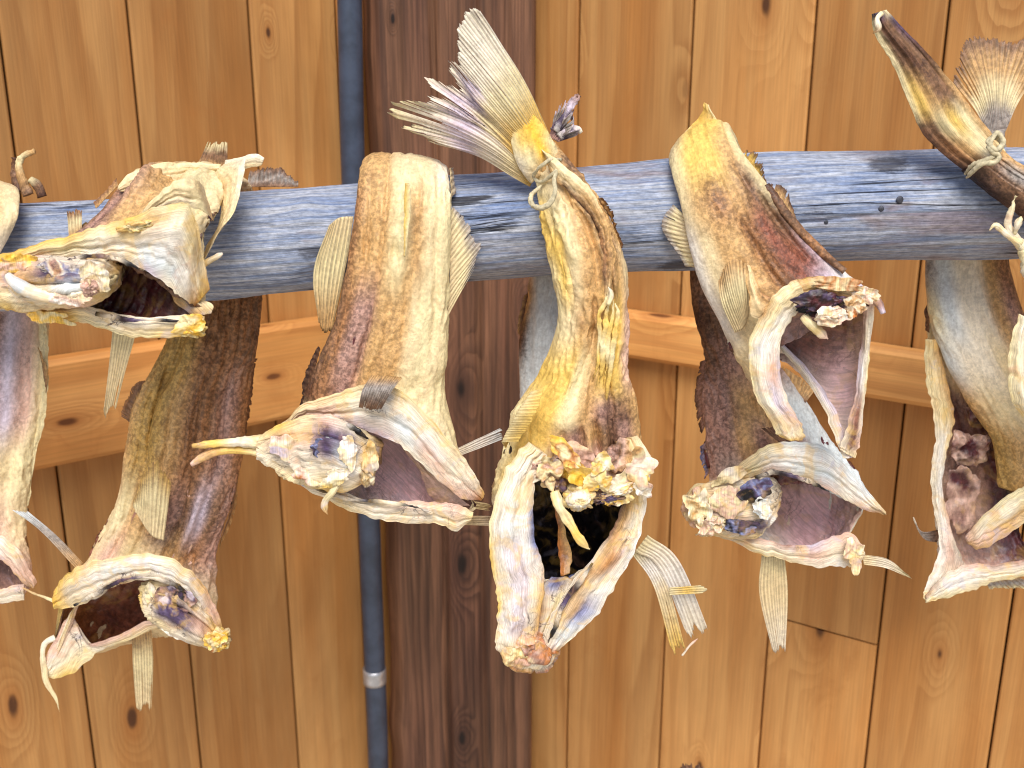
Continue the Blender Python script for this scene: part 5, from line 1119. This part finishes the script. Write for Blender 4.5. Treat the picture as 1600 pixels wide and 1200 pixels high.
    fin('pelvic_fin', [(1346, 866, .886), (1350, 882, .886)], [(1420, 900, .89), (1428, 906, .89)], FI, r, rays=5, ragged=.05, cols=('cream', 'pale', 'straw'), mid=[(1388, 874, .888), (1386, 888, .888)])
    fin('dorsal_fin', [(1108, 560, .94), (1100, 610, .935), (1104, 660, .93)], [(1094, 565, .95), (1085, 620, .945), (1094, 680, .938)], FI, r, rays=14, ragged=.12, cols=('umber', 'mauve', 'dbrown'))
    fin('back_fin', [(1104, 690, .92), (1108, 740, .915)], [(1088, 702, .922), (1100, 750, .92)], FI, r, rays=6, ragged=.4, cols=('mauve', 'blue'), wav=.006)
    fin('anal_fin', [(1224, 610, .935), (1258, 630, .93)], [(1222, 570, .945), (1276, 606, .94)], FI, r, rays=9, ragged=.08, cols=('umber', 'tan', 'tan'))
    fin('pectoral_fin', [(1220, 694, .872), (1236, 690, .872)], [(1188, 668, .876), (1210, 664, .876)], FI, r, rays=5, cols=('umber', 'dbrown'))
fish_h()

# ---- fish behind the pole at the right edge
def fish_i():
    r = fish('pale grey dried fish with a split open belly hanging behind the pole', 1520, 330, .95)
    loft('body', [
        (1452, 320, 1570, 320, .965, .012, .01, ['grey', 'cream']),
        (1446, 412, 1578, 408, .962, .016, .012, ['grey', 'ice', 'pale', 'pale', 'tan', 'brown', 'umber'], {'prof': [(.6, .04, -.003)]}),
        (1452, 490, 1600, 490, .95, .022, .014, ['straw', 'ice', 'pale', 'pale', 'tan', 'mauve', 'umber'], {'prof': [(.62, .04, -.004)]}),
        (1474, 560, 1640, 560, .938, .026, .016, ['ice', 'pale', 'pale', 'cream', 'tan', 'mauve', 'umber'], {'prof': [(.5, .06, -.004)]}),
        (1512, 630, 1680, 630, .928, .026, .016, ['tan', 'cream', 'cream', 'tan', 'tan', 'umber']),
        (1550, 690, 1700, 690, .92, .024, .016, ['olive', 'tan', 'tan', 'tan', 'umber']),
        (1560, 760, 1700, 760, .91, .02, .016, ['olive', 'tan', 'cream', 'tan'])],
        SK, r, creases=4, cdepth=.12, step=.0012, amp=1.2*.0008)
    loft('belly_wall', [(1450, 500, 1490, 560, .955, .004, .006, ['straw', 'cream']), (1450, 560, 1530, 610, .955, .004, .008, ['straw', 'cream', 'tan', 'umber']), (1460, 620, 1566, 670, .952, -.008, .014, ['cream', 'wine', 'mauve', 'wine', 'dark']), (1466, 690, 1580, 740, .946, -.012, .016, ['pale', 'mauve', 'wine', 'mauve', 'wine', 'dark']),
                       (1458, 770, 1590, 810, .938, -.012, .018, ['pale', 'pink', 'mauve', 'pink', 'wine', 'dark']), (1466, 840, 1600, 850, .93, -.010, .018, ['pale', 'pink', 'mauve', 'mauve', 'wine', 'wine']), (1466, 890, 1640, 890, .922, -.004, .012, ['white', 'pink', 'mauve', 'wine', 'wine'])], LI, r, amp=.0022, k=80)
    band('belly_rim', [(1446, 530, 1466, 530, .944, ['straw', 'tan']), (1447, 590, 1480, 600, .94, ['straw', 'cream', 'tan']), (1458, 640, 1492, 650, .936, ['cream', 'straw', 'tan']), (1462, 690, 1482, 692, .93, ['pale', 'white', 'cream']), (1454, 750, 1472, 752, .922, ['pale', 'white']), (1462, 810, 1482, 812, .915, ['pale', 'white', 'pink']), (1466, 860, 1496, 860, .908, ['white', 'pink', 'pale']), (1450, 910, 1510, 900, .904, ['white', 'pale', 'pink']), (1442, 934, 1450, 940, .902, ['cream', 'straw'])], r, bf=.006, bb=.004, amp=.0014)
    band('lower_rim', [(1446, 930, 1446, 942, .90), (1480, 896, 1482, 932, .896, ['pale', 'white', 'straw']), (1520, 880, 1520, 920, .895, ['pink', 'white', 'cream']), (1560, 880, 1562, 908, .896, ['mauve', 'pale', 'straw']), (1640, 868, 1640, 892, .90)], r, bf=.006, bb=.005, cols=['mauve', 'pale', 'straw'])
    band('collar_bone', [(1508, 838, 1512, 850, .888, ['pink', 'tan']), (1536, 806, 1534, 856, .884, ['straw', 'pale', 'pink', 'tan']), (1570, 778, 1572, 838, .882, ['straw', 'pale', 'tan', 'pink']), (1604, 756, 1606, 814, .882, ['straw', 'cream', 'tan', 'cream']), (1660, 730, 1670, 790, .884)], r, bf=.010, bb=.005, cols=['straw', 'cream', 'tan'])
    torn('torn_flesh', 1514, 700, .93, 60, 60, LI, r, ('wine', 'mauve', 'pink', 'dark'), .3, amp=.007, rag=.4)
    torn('torn_flesh', 1500, 780, .925, 60, 110, LI, r, ('mauve', 'pink', 'wine'), .1, amp=.006, rag=.4)
    torn('torn_flesh', 1530, 640, .935, 50, 50, LI, r, ('dark', 'wine', 'mauve'), .1, amp=.005, rag=.4)
    fin('pelvic_fin', [(1468, 828, .93), (1470, 848, .93)], [(1426, 806, .935), (1428, 816, .935)], FI, r, rays=4, ragged=.1, cols=('umber', 'grey', 'pale'), mid=[(1440, 830, .932), (1444, 842, .932)])
    fin('pectoral_fin', [(1540, 906, .92), (1590, 900, .92)], [(1546, 922, .925), (1620, 920, .925)], FI, r, rays=8, ragged=.2, cols=('tan', 'grey', 'straw'))
    fin('anal_fin', [(1452, 470, .955), (1452, 520, .95)], [(1444, 484, .958), (1446, 516, .955)], FI, r, rays=5, cols=('umber', 'dbrown'))
    fin('tail_fin', [(1546, 214, .935), (1556, 218, .935), (1570, 208, .935)], [(1488, 128, .955), (1512, 54, .96), (1600, 56, .96), (1626, 110, .955)], FI, r, rays=20, ragged=.10, split=.12, cols=('grey', 'grey', 'straw', 'tan', 'umber'), mid=[(1522, 170, .944), (1552, 132, .946), (1592, 158, .944)], amp=.0007)
    strand('tail_root', [(1556, 205, .935, 14), (1558, 245, .94, 17), (1556, 290, .955, 24), (1530, 330, .965, 36)], SK, r, ['grey', 'tan', 'umber'], .7, .001)
fish_i()

# ---- its partner in front, with the dark folded tail lobe
def fish_j():
    r = fish('dark brown dried fish whose folded tail points up left over the pole', 1560, 270, .85)
    loft('tail_fin', [(1362, 22, 1384, 16, .85, 0.0022, 0.0021, ['dark', 'purple', 'straw']), (1366, 52, 1402, 34, .85, 0.0039, 0.0028, ['straw', 'dbrown', 'umber', 'purple']), (1394, 98, 1448, 84, .85, 0.0055, 0.0035, ['straw', 'umber', 'dbrown', 'umber', 'dbrown']),
                      (1420, 160, 1494, 136, .85, 0.0066, 0.0042, ['straw', 'yellow', 'tan', 'umber', 'umber', 'tan']), (1440, 206, 1524, 178, .85, 0.0072, 0.0056, ['dbrown', 'umber', 'straw', 'yellow', 'straw', 'tan']), (1474, 242, 1552, 212, .85, 0.0077, 0.0070, ['dbrown', 'brown', 'tan', 'straw', 'cream', 'tan']),
                      (1516, 274, 1572, 236, .848, .012, .010, ['dark', 'umber', 'grey', 'straw'])], FI, r, amp=.0009, k=90, creases=14, cdepth=.3, p=1.1)
    loft('body', [(1505, 266, 1566, 232, .848, .012, .010, ['dark', 'umber', 'tan']), (1546, 300, 1596, 256, .842, .014, .010, ['dark', 'umber', 'grey', 'tan']), (1600, 342, 1650, 280, .838, .018, .010, ['dbrown', 'umber', 'grey', 'umber']), (1650, 400, 1740, 350, .834, .02, .012, ['umber', 'brown']),
                  (1640, 480, 1790, 480, .83, .024, .014, ['tan', 'brown', 'umber']), (1620, 560, 1800, 560, .825, .026, .016, ['cream', 'tan', 'umber']), (1600, 620, 1800, 620, .82, .024, .016, ['cream', 'tan', 'umber'])], SK, r, creases=7, cdepth=.16, step=.0012, amp=1.2*.0014)
    band('collar_bone', [(1592, 490, 1604, 496, .80), (1580, 530, 1610, 530, .796), (1577, 580, 1616, 590, .795), (1580, 620, 1626, 630, .796), (1592, 644, 1636, 660, .80), (1630, 690, 1650, 700, .805)], r, bf=.008, bb=.005, cols=['straw', 'pale', 'cream'])
    for pts in ([(1612, 396, .80, 10), (1590, 376, .797, 8), (1576, 352, .795, 5), (1580, 326, .794, 4), (1588, 306, .794, 2)], [(1594, 380, .797, 7), (1572, 364, .795, 6), (1556, 352, .794, 5), (1546, 360, .794, 2)], [(1584, 366, .795, 4), (1590, 352, .793, 4), (1596, 338, .792, 2)], [(1600, 388, .797, 9), (1612, 430, .80, 12), (1620, 490, .80, 10)]):
        strand('skin_shred', pts, BO, r, ['straw', 'pale', 'straw'], .7, .0016, k=160)
    strand('skin_shred', [(1378, 20, .846, 5), (1370, 30, .843, 4), (1374, 44, .843, 4), (1364, 52, .845, 2)], BO, r, ['straw', 'pale', 'tan'], .7, .001)
fish_j()
tw = strand('twine', [(1508, 272, .838, 3), (1520, 258, .828, 4), (1540, 250, .822, 4.5), (1556, 240, .823, 4.5), (1566, 226, .832, 4), (1556, 214, .830, 4.5), (1544, 222, .824, 4.5), (1556, 234, .82, 5), (1568, 222, .824, 5), (1558, 208, .826, 4.5), (1546, 230, .822, 5), (1560, 244, .82, 5), (1552, 254, .82, 4.5), (1534, 256, .822, 4), (1516, 272, .83, 4), (1510, 278, .838, 3)], MAT['twine'], None, 'pale', 1, .0012, k=240)
tag(tw, 'pale twine knotted round the tails above the pole at the right edge', 'twine', 'twine tying the tails')

# ---- tip of a tail coming in at the bottom edge
def fish_l():
    r = fish('dark tail tip of a dried fish just showing at the bottom edge', 1084, 1230, 1.0)
    fin('tail_fin', [(1072, 1240, 1.0), (1098, 1240, 1.0)], [(1050, 1200, 1.0), (1076, 1184, 1.0), (1112, 1200, 1.0)], FI, r, rays=9, ragged=.3, cols=('umber', 'mauve', 'dbrown'))
    loft('body', [(1070, 1234, 1100, 1234, 1.0, .006, .006, ['umber']), (1060, 1290, 1110, 1290, 1.0, .012, .012, ['umber', 'brown']), (1040, 1380, 1130, 1380, 1.0, .02, .02, ['umber', 'brown', 'tan'])], SK, r)
fish_l()
for o in bpy.data.objects:
    if '_org' in o: del o['_org']
